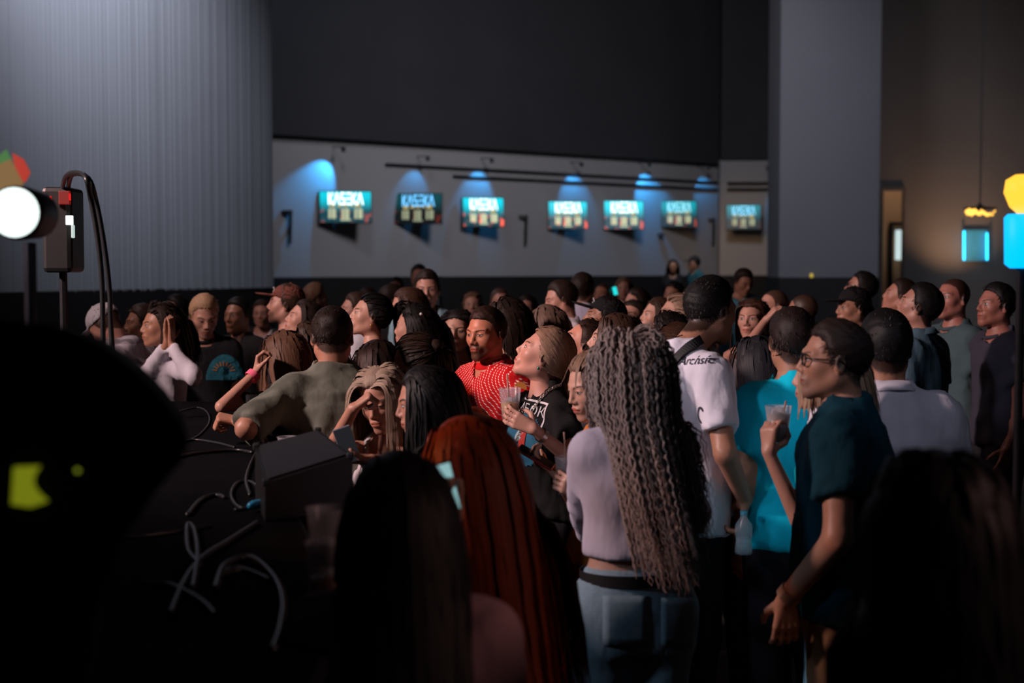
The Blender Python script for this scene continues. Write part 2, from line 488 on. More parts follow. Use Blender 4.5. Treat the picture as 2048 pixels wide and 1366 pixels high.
def hand_prims(w, fd, pn, sc, side, curl, spread=1.0):
    """capsules of one hand. w wrist, fd finger direction, pn palm normal (towards the gripped thing), side +1 if thumb lies along cross(fd,pn)"""
    fd = unit(fd); pn = unit(np.asarray(pn, dtype=f32) - fd * (fd @ np.asarray(pn, dtype=f32))); tx = np.cross(fd, pn) * side
    pr = []
    kn = []
    for i, (off, ln) in enumerate(((0.030, .95), (0.010, 1.0), (-0.010, .95), (-0.029, .86))):
        k = w + fd * 0.088 * ln ** .5 * sc + tx * off * sc + pn * -0.004 * sc
        pr.append(('m', w + tx * off * 0.55 * sc + fd * 0.012 * sc, k, 0.0135 * sc, 0.0105 * sc))
        kn.append((k, off, ln))
    for i, (k, off, ln) in enumerate(kn):
        dirv = unit(fd + tx * off * 3.0 * spread); a = 0.0
        p = k
        cs = curl if not isinstance(curl[0], (tuple, list)) else curl[i]
        for j, (L, r0, r1) in enumerate(((.044, .0096, .0086), (.027, .0086, .0078), (.022, .0078, .0064))):
            a += math.radians(cs[j])
            dv = unit(dirv * math.cos(a) + pn * math.sin(a))
            e = p + dv * L * ln * sc
            pr.append(('f', p, e, r0 * sc, r1 * sc)); p = e
    tb = w + fd * 0.025 * sc + tx * 0.022 * sc + pn * 0.008 * sc
    t1 = tb + unit(tx * 0.75 + fd * 0.6 + pn * 0.45) * 0.042 * sc
    fist = not isinstance(curl[0], (tuple, list)) and curl[0] > 60
    t2 = t1 + (unit(tx * -.35 + fd * .7 + pn * .75) if fist else unit(tx * 0.20 + fd * 0.85 + pn * 0.65)) * 0.032 * sc
    t3 = t2 + (unit(tx * -.9 + fd * .25 + pn * .5) if fist else unit(tx * -0.10 + fd * 0.9 + pn * 0.6)) * 0.026 * sc
    if not isinstance(curl[0], (tuple, list)) and curl[0] in (38, 14):      # thumb on the far side of a gripped cup
        t1 = tb + unit(tx * 0.45 + fd * 0.35 + pn * 0.85) * 0.044 * sc
        t2 = t1 + unit(tx * -0.05 + fd * 0.75 + pn * 0.65) * 0.034 * sc
        t3 = t2 + unit(tx * -0.25 + fd * 0.95 + pn * 0.1) * 0.026 * sc
    pr.append(('m', w, t1, .016 * sc, .0125 * sc)); pr.append(('f', t1, t2, .0110 * sc, .0098 * sc)); pr.append(('f', t2, t3, .0098 * sc, .0074 * sc))
    return pr

def hand_sdf(p, pr, wrist_a, wrist_b, wr, wr0=None):
    d = cone(p, wrist_a, wrist_b, wr0 or wr * 1.06, wr)
    for k in [x for x in pr if x[0] == 'm']: d = smin(d, cone(p, *k[1:]), 0.012)
    for k in [x for x in pr if x[0] == 'f']: d = smin(d, cone(p, *k[1:]), 0.0045)
    return d

CURL = {'grip': (38, 55, 35), 'fist': (75, 85, 45), 'relaxed': (18, 28, 15), 'flat': (4, 6, 4), 'phone': (30, 50, 30), 'wrap': (14, 42, 40), 'cover': (40, 60, 30)}
COUNT = {'tris': 0, 'people': 0}

def tube_strands(P, r, hs, flat=True):
    """P (N,S,3) polylines -> flat cards of many fine hairs, or three-sided locks; returns verts, quads, tone, across"""
    N, S, _ = P.shape
    T = np.gradient(P, axis=1); T /= np.linalg.norm(T, axis=2, keepdims=True) + 1e-9
    ref = P - np.array([0, -.02, 0]); ref[..., 2] = np.where(ref[..., 2] > 0, ref[..., 2], 0)
    if flat: ref = ref + np.random.default_rng(5).normal(size=(N, 1, 3)) * .006
    B = np.cross(T, ref); B /= np.linalg.norm(B, axis=2, keepdims=True) + 1e-9
    Nn = np.cross(B, T)
    t = np.linspace(0, 1, S)
    w = (r[:, None] * np.interp(t, [0, .12, .75, 1], [.75, 1, .85, .18])[None])[..., None]
    if flat: ring = [P + B * w, P - B * w]; K = 2
    else: ring = [P + B * w - Nn * w * .25, P + Nn * w * .55, P - B * w - Nn * w * .25]; K = 3
    V = np.stack(ring, 2).reshape(-1, 3)
    i = np.arange(N)[:, None, None] * S * K + np.arange(S - 1)[None, :, None] * K
    k = np.arange(K if K > 2 else 1)[None, None, :]; k2 = (k + 1) % K
    Q = np.stack([i + k, i + k2, i + k2 + K, i + k + K], -1).reshape(-1, 4)
    hu = (np.arange(N) * 7.3)[:, None, None] + (np.linspace(0, 1, K)[None, None, :] * (r[:, None, None] / .0012)) + np.zeros((N, S, K))
    return V, Q, np.repeat(hs, S * K), hu.ravel()

def person(label, h, byaw, hyaw=None, pitch=0, roll=0, sex='f', lod=1, tone=(0.56, 0.33, 0.25), hair=None, top=('tee', (0.03, 0.03, 0.03), 'plain'),
           bottom=(0.02, 0.02, 0.025), bkind='plain', lean=(0, 0), armL=None, armR=None, beard=0.0, lip=0.6, lid=0.1, s=None, hs=None, browcol=None,
           fat=0.0, smile=0.0, width=1.0, hem=None, floor=0.0, group=None, cap_=None, glasses_=None, seed=None, nose=1.0, hairlen=None, neckline=0.0, earring=None, folds=1.0, ground=True, knees=0.0, sleeve=None, headfwd=0.0):
    COUNT['people'] += 1
    seed = COUNT['people'] * 13 if seed is None else seed
    rng = np.random.default_rng(seed)
    m = 1.0 if sex == 'm' else 0.0
    s = s or (1.0 if m else 0.94); hs = hs or (1.0 if m else 0.96)
    hyaw = byaw if hyaw is None else hyaw
    tone = (tone[0] * .84, tone[1] * .74, tone[2] * .68)
    Hc = at(*h).astype(f32)
    Rb = rotz(byaw); Rh = rotz(hyaw) @ rotx(pitch) @ roty(roll)
    sb = Hc + Rh @ vec(0, -0.018, -0.070) * hs                 # skull base
    N = sb + Rb @ vec(0, -0.020 - headfwd, -0.070 if m else -0.075) * s                   # base of the neck
    toL = lambda p: (p - N) @ Rb                               # world -> body space
    toW = lambda q: q @ Rb.T + N
    skL = toL(sb[None])[0]
    lx, ly = lean[1], lean[0]
    zp = -0.54 * s                                             # pelvis
    def shear(z): t = np.clip(z / zp, -0.1, 1.6); return -lx * t, -ly * t
    if m:
        PZ = np.array([-.70, -.54, -.42, -.27, -.15, -.07, -.025, .02]) * s
        PA = np.array([.160, .166, .150, .158, .172, .152, .096, .062]) * s * width
        PB = np.array([.110, .118, .112, .116, .118, .098, .074, .058]) * s * (0.5 + 0.5 * width)
    else:
        PZ = np.array([-.70, -.54, -.40, -.27, -.17, -.08, -.030, .02]) * s
        PA = np.array([.168, .176, .128, .134, .148, .130, .078, .050]) * s * width
        PB = np.array([.112, .122, .092, .098, .104, .086, .066, .050]) * s * (0.5 + 0.5 * width)
    sx = (0.162 if m else 0.142) * s * width
    ar = (1.0 if m else 0.80) * s * (0.6 + 0.4 * width)
    l1, l2 = 0.29 * s, 0.25 * s
    B = Body()
    def torso(q, infl, zlo, zhi):
        ox, oy = shear(q[:, 2]); x = q[:, 0] - ox; y = q[:, 1] - oy
        a = np.interp(q[:, 2], PZ, PA) + infl; b = np.interp(q[:, 2], PZ, PB) + infl
        d = (np.sqrt((x / a) ** 2 + (y / b) ** 2 + 1e-9) - 1) * np.minimum(a, b) * 0.92
        if not m:
            xq = np.stack([np.abs(x), y, q[:, 2]], 1)
            d = smin(d, sph(xq, (0.068 * s, 0.066 * s, -0.205 * s), 0.058 * s + infl), 0.05)
        d = smin(d, sph(np.stack([np.abs(x), y, q[:, 2]], 1), (sx * .84, 0, -.078 * s), .050 * ar + infl), .075)
        return smax(smax(d, q[:, 2] - zhi, 0.03), zlo - q[:, 2], 0.012)
    arms = []
    for sd, spec in ((-1, armL), (1, armR)):
        S = vec(sd * sx, 0, -0.080 * s); o = shear(S[2]); S[0] += o[0]; S[1] += o[1]
        if spec is None:
            Ev = S + vec(sd * .045, -.02, -.285) * s; W = Ev + vec(-sd * .02, .07, -.235) * s
            hand = dict(kind='relaxed', fd=None, pn=vec(-sd, 0.25, 0), curl='relaxed')
        else:
            T = toL(np.asarray(spec['w'], dtype=f32)[None])[0]
            Ev, W = ik(S, T, l1, l2, (vec(*spec['pw']) @ Rb) if 'pw' in spec else spec.get('pole', (sd * .5, -.4, -1)))
            hand = dict(fd=spec.get('fd'), pn=spec.get('pn', vec(-sd, .3, 0)), curl=spec.get('curl', 'relaxed'), world=spec.get('world', False))
        fd = unit(W - Ev) if hand['fd'] is None else unit(hand['fd'])
        pn = np.asarray(hand['pn'], dtype=f32)
        if hand.get('world'):
            if hand['fd'] is not None: fd = unit(np.asarray(hand['fd'], dtype=f32) @ Rb)
            pn = pn @ Rb
        tside = np.cross(fd, unit(pn))
        arms.append(dict(sd=sd, S=S, E=Ev, W=W, fd=fd, pn=pn, curl=hand['curl'], spec=spec, ts=(spec or {}).get('thumb', sd)))
    pel = vec(-lx, -ly, zp)
    fz = float(-(N[2] - floor))
    legs = []
    for sd in (-1, 1):
        hp_ = pel + vec(sd * .088 * s, 0, -.03); an = vec(pel[0] + sd * .095 * s, pel[1] - 0.02, fz + .085)
        kn = (hp_ + an) / 2 + vec(0, .03 + knees, .0); legs.append((hp_, kn, an))
    if not ground: fz = zp - 0.35
    nk = 0.056 if m else 0.046
    def limbs(q, infl=0.0, d=None):
        for a in arms:
            e = smin(cone(q, a['S'], a['E'], .050 * ar + infl, .040 * ar + infl), cone(q, a['E'], a['W'], .040 * ar + infl, .0275 * ar + infl), .02)
            d = e if d is None else smin(d, e, .035)
        return d
    def legsdf(q, infl=0.0):
        d = None
        for hp_, kn, an in legs:
            e = smin(cone(q, hp_, kn, .092 * s + infl, .060 * s + infl), cone(q, kn, an, .060 * s + infl, .042 * s + infl), .03)
            e = smin(e, cone(q, an + vec(0, -.03, -.045), an + vec(0, .13, -.055), .034, .028), .03)
            d = e if d is None else smin(d, e, .04)
        return d
    neck_a = vec(0, 0.0, -.03)
    def bodysdf(q):
        d = torso(q, 0.0, zp - .12 * s, .03)
        d = smin(d, cone(q, neck_a, skL, nk * s - .002, nk * s - .004), .04)
        d = limbs(q, 0.0, d)
        d = smin(d, legsdf(q), .04)
        return d
    lo = np.array([min(-.26, *(x[k][0] for x in arms for k in 'SEW')), min(-.22, *(x[k][1] for x in arms for k in 'SEW')), fz - .0]) - .09
    hi = np.array([max(.26, *(x[k][0] for x in arms for k in 'SEW')), max(.24, *(x[k][1] for x in arms for k in 'SEW')), max(.12, *(x[k][2] for x in arms for k in 'SEW'))]) + .09
    lo[0] = min(lo[0], pel[0] - .32); hi[0] = max(hi[0], pel[0] + .32); lo[1] = min(lo[1], pel[1] - .28); hi[1] = max(hi[1], pel[1] + .32)
    lo[2] = fz - .04
    res_b = (.020, .033, .044)[lod]; res_h = (.0045, .0066, .0098)[lod]; res_c = (.0145, .020, .030)[lod]
    root = empty('person', (float(N[0] - (Rb @ vec(lx, ly, 0))[0]), float(N[1] - (Rb @ vec(lx, ly, 0))[1]), floor))
    tag(root, label, 'person', group)
    # body: trunk and limbs, then head and hands in finer cells, one mesh
    V, Q = surfnet(bodysdf, lo, hi, res_b)
    allV = [toW(V)]; allQ = [Q]; allH = [np.tile(vec(0, -5, 0), (len(V), 1)) + V * .3]
    nkL = ((N + Rb @ neck_a) - Hc) @ Rh / hs
    def hsdf(p):
        d = head_sdf(p, m, fat, nose, smile)
        return smin(d, cone(p, (0, -0.022, -0.055), nkL, nk * s / hs, nk * s / hs * 1.04), .03)
    zl = -.205 if lod < 2 else -.18
    V, Q = surfnet(hsdf, (-.106, -.135, zl), (.106, .135, .135), res_h)
    off = len(allV[0])
    allV.append((V * hs) @ Rh.T + Hc); allQ.append(Q + off); allH.append(V); off += len(V)
    for a in arms:
        if lod == 2 and a['spec'] is None: 
            continue
        hsz = (1.0 if m else .90) * s
        pr = hand_prims(a['W'], a['fd'], a['pn'], hsz, a['ts'], CURL[a['curl']] if isinstance(a['curl'], str) else a['curl'])
        bare = a['spec'] is not None and lod < 2
        wa = a['E'] if bare else a['W'] - unit(a['W'] - a['E']) * .05
        pts = np.array([x[1] for x in pr] + [x[2] for x in pr] + [wa])
        V, Q = surfnet(lambda p: hand_sdf(p, pr, wa, a['W'], .0275 * ar, .0405 * ar if bare else None), pts.min(0) - .05, pts.max(0) + .05, (.0050, .0068, .011)[lod])
        allV.append(toW(V)); allQ.append(Q + off); allH.append(np.tile(vec(0, -5, 0), (len(V), 1)) + V * .3); off += len(V)
        a['prims'] = pr
    V = np.concatenate(allV); Q = np.concatenate(allQ); H = np.concatenate(allH)
    n = len(V)
    bc = browcol or (tuple(c * .5 for c in hair[1]) if hair else (.05, .03, .02))
    at_ = {'hp': H, 'tone': np.tile(vec(*tone), (n, 1)), 'browcol': np.tile(vec(*bc), (n, 1)), 'fx': np.tile(vec(beard, lip, lid), (n, 1)), 'scalp': np.where(H[:, 1] > -1, (hairline(H[:, 1]) - H[:, 2]), 1.0) + (0 if hair else 2.0)}
    B.body = link('body', mesh_np('body', V, Q, at_), skin_mat(), root)
    COUNT['tris'] += 2 * len(Q)
    # clothes
    tk, tcol, tpat = top[:3]
    hemz = (hem if hem is not None else (-.60 if m else -.52)) * s
    sl = {'tee': .60, 'tank': 0, 'long': 2, 'polo': .62, 'crop': 2, 'hood': 2, 'jacket': 2, 'strap': 0}[tk]
    if sleeve: sl = sleeve
    inf = {'tee': .018, 'tank': .010, 'long': .014, 'polo': .018, 'crop': .011, 'hood': .026, 'jacket': .024, 'strap': .010}[tk]
    def topsdf(q, wr=True):
        d = torso(q, inf + np.clip((-.30 * s - q[:, 2]) * .14, 0, .022), hemz, .045)
        if sl > 0:
            for a in arms:
                S, Ev, W = a['S'], a['E'], a['W']
                if sl <= 1:
                    u = unit(Ev - S); en = S + (Ev - S) * sl
                    e = smax(cone(q, S, en + u * .03, .052 * ar + inf, .046 * ar + inf * 1.35), (q - en) @ u, .006)
                else:
                    u = unit(W - Ev); en = W - u * .015
                    e = smin(cone(q, S, Ev, .051 * ar + inf, .041 * ar + inf), cone(q, Ev, W, .041 * ar + inf, .029 * ar + inf), .02)
                    e = smax(e, (q - en) @ u, .006)
                d = smin(d, e, .045)
        else:
            ax = np.abs(q[:, 0])
            d = smax(d, ax - (.118 * s + np.maximum(0, -.13 * s - q[:, 2]) * .9), .012)
        if tk in ('tank', 'strap'):
            dz = .075 if tk == 'tank' else .115
            d = smax(d, -ell(q, (0, .07, -.02), (.082 * s, .13, dz)), .01)
            d = smax(d, -ell(q, (0, -.07, .0), (.080 * s, .10, .06 if tk == 'tank' else .14)), .01)
            if tk == 'strap': d = smax(d, -ell(np.abs(q) * vec(1, 1, 0) + q * vec(0, 0, 1), (.0, 0, .0), (.062, .3, .05)), .01)
        else:
            d = smax(d, -cone(q, vec(0, .030 + neckline * .4, -.028 - neckline), skL + vec(0, .012, .05), .063 * (s if m else s * .96), .066), .008)
        if tk == 'hood':
            d = smin(d, ell(q, (0, -.075, -.015), (.125, .065, .075)), .03)
        if tk == 'jacket' and len(top) > 3:
            ox, oy = shear(q[:, 2]); hw = np.interp(q[:, 2], [-.42 * s, -.30 * s, -.02], [.0, .030, .072])
            d = smax(d, -np.maximum(np.abs(q[:, 0] - ox) - hw, .02 - (q[:, 1] - oy)), .008)
        if wr:
            d = d + wav(q * vec(1, 1, .55), seed + 3, 9.0) * .0070 * folds + wav(q * vec(1.0, 1.0, .35), seed + 5, 19.0) * .0058 * folds + (0 if lod > 1 else (np.abs(wav(q * vec(1.0, 1.0, .45), seed + 6, 26.0)) - .5) * -.0075 * folds)
        return d
    V, Q = surfnet(topsdf, lo, hi, res_c)
    nm = {'tee': 't_shirt', 'tank': 'tank_top', 'long': 'long_sleeved_top', 'polo': 'polo_shirt', 'crop': 'cropped_top', 'hood': 'hoodie', 'jacket': 'jacket', 'strap': 'strappy_top'}[tk]
    if tpat == 'stripe': nm = 'striped_shirt'
    B.top = link(nm, mesh_np(nm, toW(V), Q, {'lp': V}), cloth_mat(tcol, tpat), root); COUNT['tris'] += 2 * len(Q)
    B.topV, B.topQ = toW(V), Q
    wz = (-.44 if m else -.41) * s
    def botsdf(q):
        d = smin(torso(q, .005, zp - .14 * s, wz), legsdf(q, .014), .04)
        d = smax(d, q[:, 2] - wz, .006)
        d = smax(d, fz + .05 - q[:, 2], .01)
        return d + wav(q, seed + 9, 8.0) * .003
    V, Q = surfnet(botsdf, (lo[0], lo[1], fz - .02), (hi[0], hi[1], wz + .06), (.022, .032, .045)[lod])
    V0b, Q0b = V, Q
    B.bottom = link('trousers', mesh_np('trousers', toW(V), Q, {'lp': V}), cloth_mat(bottom, bkind), root); COUNT['tris'] += 2 * len(Q)
    if tk in ('tee', 'long', 'crop') and lod < 2 and tpat == 'plain':
        mb = MB(); rr = .0655 * (s if m else s * .96)
        ring = [tuple(N + Rb @ (vec(rr * math.cos(a), rr * 1.06 * math.sin(a) + .018 + neckline * .4, +.018 - (neckline + .046) * (.5 + .5 * math.sin(a))))) for a in np.linspace(0, 2 * math.pi, 29)]
        mb.tube(ring, .0105, 8, False)
        mb.build('neckband', cloth_mat(tuple(c * .92 for c in tcol), 'plain'), B.top, True)
    if tk == 'jacket' and len(top) > 3:
        def innersdf(q):
            d = torso(q, .010, -.5 * s, .04)
            return smax(d, -cone(q, vec(0, .030, -.028), skL + vec(0, .012, .05), .062 * s, .066), .008)
        V, Q = surfnet(innersdf, lo, hi, max(res_c, .02))
        link('undershirt', mesh_np('undershirt', toW(V), Q, {'lp': V}), cloth_mat(top[3], 'plain'), root); COUNT['tris'] += 2 * len(Q)
    if tk == 'polo':
        mb = MB(); R3 = Matrix(Rb.tolist())
        prof = [(.064, -.035), (.066, .012), (.069, .016), (.086, -.016), (.084, -.020), (.070, .004)]
        mb.lathe([(r * s * 1.02, z * s) for r, z in prof], 28, R3 @ Matrix.Rotation(math.radians(-14), 3, 'X'), tuple(N + Rb @ vec(0, .0, .012)))
        mb.build('collar', cloth_mat(tcol, tpat), B.top, True)
    B.botV, B.botQ = toW(V0b), Q0b
    B.__dict__.update(root=root, N=N, Rb=Rb, Rh=Rh, Hc=Hc, hs=hs, s=s, toW=toW, toL=toL, arms=arms, seed=seed, topsdf=topsdf, rng=rng, lod=lod, m=m, pel=pel)
    if hair: hair_on(B, *hair)
    if cap_: cap_on(B, *cap_)
    if glasses_: glasses_on(B, glasses_)
    if earring:
        mb = MB()
        for sd in (-1, 1):
            c = B.Hc + B.Rh @ vec(sd * .081, -.006, -.046) * hs
            mb.lathe([(0.0005, -.008), (.0045, -.004), (.0055, 0), (.0045, .004), (.0005, .007)], 8, None, tuple(c))
        mb.build('earring', plain('earring_%s' % earring[0], earring[1], .25, .8), B.root, True)
    return B

def sample_roots(rng, n, hl_drop=0.0, sides=True):
    out = []
    while len(out) < n:
        v = rng.normal(size=(n * 3, 3)); v /= np.linalg.norm(v, axis=1, keepdims=True)
        p = v * np.array([.0765, .0965, .0885]) + np.array([0, -.014, .030])
        ok = p[:, 2] > hairline(p[:, 1]) - hl_drop
        out += list(p[ok])
    return np.array(out[:n], dtype=f32)

def hair_on(B, style, col, length=0.4, n=None, thick=0.016, wave=0.0, width=None, part=0.0, tie=(0, -.112, .045), lim=None):
    """styles: short buzz swept long back tail bun curly bald"""
    if style in ('bald', 'buzz'): return
    rng = B.rng; lod = B.lod
    short = style in ('short', 'buzz', 'swept', 'quiff')
    longh = style in ('long', 'back', 'curly')
    # scalp cap
    t0 = {'buzz': .004, 'short': .010, 'swept': .013, 'quiff': .012, 'long': .009, 'back': .007, 'tail': .006, 'bun': .006, 'curly': .012}[style]
    topx = {'quiff': .022, 'swept': .014, 'short': .008}.get(style, 0.004)
    fr = {'buzz': .000, 'tail': .004, 'bun': .004, 'back': .004}.get(style, 0)
    def capsdf(p):
        g = hairline(p[:, 1]) + fr + wav(p, B.seed + 31, 110.0) * .004
        fade = np.clip((p[:, 2] - g) / .05, .18, 1)
        d = ell(p, (0, -.014, .030), (.074, .094, .086)) - t0 * fade
        d = smin(d, ell(p, (0, .004, .050), (.060, .066, .060 + topx)) - t0 * .6 * fade, .03)
        d = smax(d, (g - p[:, 2]) * .8, .008)
        if style == 'bun':
            d = smin(d, sph(p, (0, -.105, .055), .040), .015)
        return d + wav(p, B.seed + 21, 60.0 if short else 30.0) * (.0022 if style != 'buzz' else .0004)
    V, Q = surfnet(capsdf, (-.11, -.175, -.11), (.11, .12, .165), (.0080, .0095, .012)[lod])
    Vs = [(V * B.hs) @ B.Rh.T + B.Hc]; Qs = [Q]; Hs = [np.full(len(V), .35)]; Us = [np.arctan2(V[:, 0], V[:, 1] + .02 if not short else V[:, 2]) * 60]
    # locks
    if n is None:
        n = {'short': (1000, 420, 0), 'quiff': (1000, 420, 60), 'swept': (1000, 420, 60), 'buzz': (0, 0, 0)}.get(style, (1050, 460, 140))[lod]
    if n:
        S = (5 if short else (15, 12, 8)[lod])
        if style == 'curly': S = 44
        P0 = sample_roots(rng, n)
        L = length * rng.uniform(.82, 1.06, n)
        if short: L = length * rng.uniform(.6, 1.1, n)
        sgn = np.sign(P0[:, 0] - part + 1e-5)
        d0 = np.zeros_like(P0)
        if style in ('long', 'curly'):
            lat = np.clip((P0[:, 1] + .055) / .07, 0, 1)
            d0[:, 0] = sgn * .9 * lat + P0[:, 0] * 6 * (1 - lat); d0[:, 1] = -.45; d0[:, 2] = (.10 if style == 'long' else -.25) - .6 * (1 - lat)
        elif style == 'back': d0[:, 0] = P0[:, 0] * 4; d0[:, 1] = -1; d0[:, 2] = .1
        elif style in ('short',): d0 = rng.normal(size=P0.shape) * .16 + np.array([.1, .35, .1]); d0[:, 2] += np.where(P0[:, 2] > .06, .25, -.6)
        elif style == 'quiff': d0 = rng.normal(size=P0.shape) * .3; d0[:, 1] += .3; d0[:, 2] += np.where(P0[:, 2] > .07, .9, -.5)
        elif style == 'swept': d0 = rng.normal(size=P0.shape) * .18; d0[:, 0] += .5; d0[:, 1] += -.5; d0[:, 2] += np.where(P0[:, 2] > .06, .15, -.6)
        nrm = (P0 - vec(0, -.014, .03)) / (vec(.0765, .0965, .0885) ** 2); nrm /= np.linalg.norm(nrm, axis=1, keepdims=True)
        if style in ('tail', 'bun'):
            tie = vec(*tie)
        d0 = d0 - nrm * (d0 * nrm).sum(1, keepdims=True) * .85 + nrm * (.06 if short else .06)
        d0 /= np.linalg.norm(d0, axis=1, keepdims=True) + 1e-9
        lay = (rng.uniform(.15 if style == 'curly' else .55, 1, n) * thick).astype(f32)
        P = np.zeros((n, S, 3), f32); P[:, 0] = P0
        p = P0.copy(); d = d0.astype(f32)
        gl = (vec(0, 0, -1) @ B.Rh)
        step = (L / (S - 1))[:, None].astype(f32)
        bias = np.where(P0[:, 1:2] < .045, vec(0, -1, 0), vec(0, .2, 0)); reached = np.zeros(n, bool); arc = np.zeros(n, f32)
        lw = lambda q: (q * B.hs) @ B.Rh.T + B.Hc
        def col_d(q):
            a = skull_col(q)
            if not short:
                a = np.minimum(a, ell(q, (0, .085, -.045), (.060, .085, .105)))
                b = B.topsdf(B.toL(lw(q)), False) / B.hs
                a = np.minimum(a, b)
            return a
        for k in range(1, S):
            arc += step[:, 0]
            if style in ('tail', 'bun'):
                v = tie - p; dist = np.linalg.norm(v, axis=1); reached |= dist < .030
                dd = np.where(reached[:, None], d * .72 + gl * .38 + np.array([0, -.03, 0]), v / (dist[:, None] + 1e-6))
                d = dd / (np.linalg.norm(dd, axis=1, keepdims=True) + 1e-9)
            elif not short:
                gw = np.clip((arc - .02) / .14, 0.10, .55)[:, None]
                d = d * (1 - gw) + gl * gw + bias * .10
                if lim and style == 'long':
                    low = (p[:, 2:3] < -.09); d = d + np.where(low, np.concatenate([-(p[:, 0:1] - np.clip(p[:, 0:1], -lim, lim)) * 8, np.full((n, 1), -.12), np.zeros((n, 1))], 1), 0)
                if style == 'curly':
                    low = (p[:, 2:3] < -.10); d = d + np.where(low, np.concatenate([-(p[:, 0:1] - np.clip(p[:, 0:1], -.105, .21)) * 7 + .05, np.full((n, 1), -.12), np.zeros((n, 1))], 1), 0)
                d /= np.linalg.norm(d, axis=1, keepdims=True) + 1e-9
            else:
                d = d + gl * .05; d /= np.linalg.norm(d, axis=1, keepdims=True) + 1e-9
            p = p + d * step
            off = lay if not short else lay * .25 + (k / S) * .003 * rng.uniform(0, 1, n).astype(f32)
            for it in range(2 if not short else 1):
                f0 = col_d(p) - off
                hit = f0 < 0
                if hit.any():
                    ph = p[hit]; e = .003
                    g0 = col_d(ph)
                    g = np.stack([col_d(ph + vec(*(e if i == j else 0 for j in range(3)))) - g0 for i in range(3)], 1) / e
                    g /= np.linalg.norm(g, axis=1, keepdims=True) + 1e-9
                    p[hit] = ph - g * np.clip(f0[hit], -.03, 0)[:, None]
            P[:, k] = p
            dn = P[:, k] - P[:, k - 1]; d = dn / (np.linalg.norm(dn, axis=1, keepdims=True) + 1e-9)
        if not wave and not short: wave = .0018
        if wave:
            t = np.linspace(0, 1, S)[None, :, None] * L[:, None, None]
            T = np.gradient(P, axis=1); T /= np.linalg.norm(T, axis=2, keepdims=True) + 1e-9
            A = np.cross(T, vec(.3, 1, .2)); A /= np.linalg.norm(A, axis=2, keepdims=True) + 1e-9
            Cc = np.cross(T, A); ph = rng.uniform(0, 6.28, (n, 1, 1)); fr_ = rng.uniform(.85, 1.2, (n, 1, 1)) * (2 * math.pi / (.036 if style == 'curly' else .14))
            amp = wave * np.clip(t / .06, .15, 1)
            P = P + (A * np.sin(t * fr_ + ph) + Cc * np.cos(t * fr_ * .93 + ph)) * amp
        wd = width or ((.0011, .0018, .004)[lod] if short else (.0078, .0105, .0170)[lod])
        Vt, Qt, ht, ut = tube_strands(P.astype(f32), rng.uniform(.6, 1.35, n) * wd, rng.uniform(0, 1, n), style != 'curly')
        Vs.append(lw(Vt.astype(f32))); Qs.append(Qt + len(V)); Hs.append(ht); Us.append(ut)
    V = np.concatenate(Vs); Q = np.concatenate(Qs); hsv = np.concatenate(Hs)
    lp = (V - B.Hc) @ B.Rb
    B.hair = link('hair', mesh_np('hair', V, Q, {'hs': hsv, 'lp': lp, 'hu': np.concatenate(Us)}), hair_mat(col), B.root)
    COUNT['tris'] += 2 * len(Q)

def cap_on(B, col, turn=0, logo=None):
    R = rotz(turn)
    def f(p):
        q = p @ R
        d = ell(q, (0, -.012, .040), (.084, .104, .092))
        d = smax(d, (.036 + q[:, 1] * .10) - q[:, 2], .006)
        d = smax(d, -ell(q, (0, -.012, .036), (.077, .097, .086)), .004)
        br = ell(q, (0, .118, .046), (.072, .080, .008)) ; br = smax(br, .075 - q[:, 1], .01)
        br = br + (q[:, 0] ** 2) * 1.2
        d = smin(d, br, .008)
        return smin(d, sph(q, (0, -.012, .133), .008), .004)
    V, Q = surfnet(f, (-.22, -.22, .0), (.22, .22, .16), (.0065, .0075, .010)[B.lod])
    o = link('cap', mesh_np('cap', (V * B.hs) @ B.Rh.T + B.Hc, Q, {'lp': V}), cloth_mat(col), B.root); COUNT['tris'] += 2 * len(Q)
    if logo:
        mb = MB()
        for dx, dz, w_, h_ in ((-.018, 0, .010, .026), (.0, .004, .012, .020), (.018, 0, .010, .026), (0, -.012, .040, .006)):
            c = vec(dx, .083 - dx * dx * 9, .085 + dz) @ R.T
            mb.box(tuple((c * B.hs) @ B.Rh.T + B.Hc), (w_, .006, h_), Matrix((B.Rh @ R).tolist()) @ Matrix.Rotation(math.radians(-28), 3, 'X'))
        mb.build('cap_emblem', plain('cap_emblem_white', logo, .7), o)

def glasses_on(B, col):
    mb = MB(); lw = lambda v: tuple((vec(*v) * B.hs) @ B.Rh.T + B.Hc)
    for sd in (-1, 1):
        pts = []
        for k in range(17):
            a = 2 * math.pi * k / 16
            cx, cz = math.cos(a), math.sin(a)
            pts.append(lw((sd * (.033 + .024 * math.copysign(abs(cx) ** .7, cx)), .098 - .10 * (.024 * cx * sd) ** 1 * 0 - abs(.033 + .024 * cx) * .12, .003 + .018 * math.copysign(abs(cz) ** .7, cz))))
        mb.tube(pts, .0026, 6)
        mb.tube([lw((sd * .057, .091, .008)), lw((sd * .078, .05, .008)), lw((sd * .083, -.01, .006)), lw((sd * .080, -.03, -.012))], .0024, 6)
    mb.tube([lw((-.009, .101, .006)), lw((0, .104, .009)), lw((.009, .101, .006))], .0024, 6)
    mb.build('glasses', plain('glasses_frame', col, .3), B.root, True)

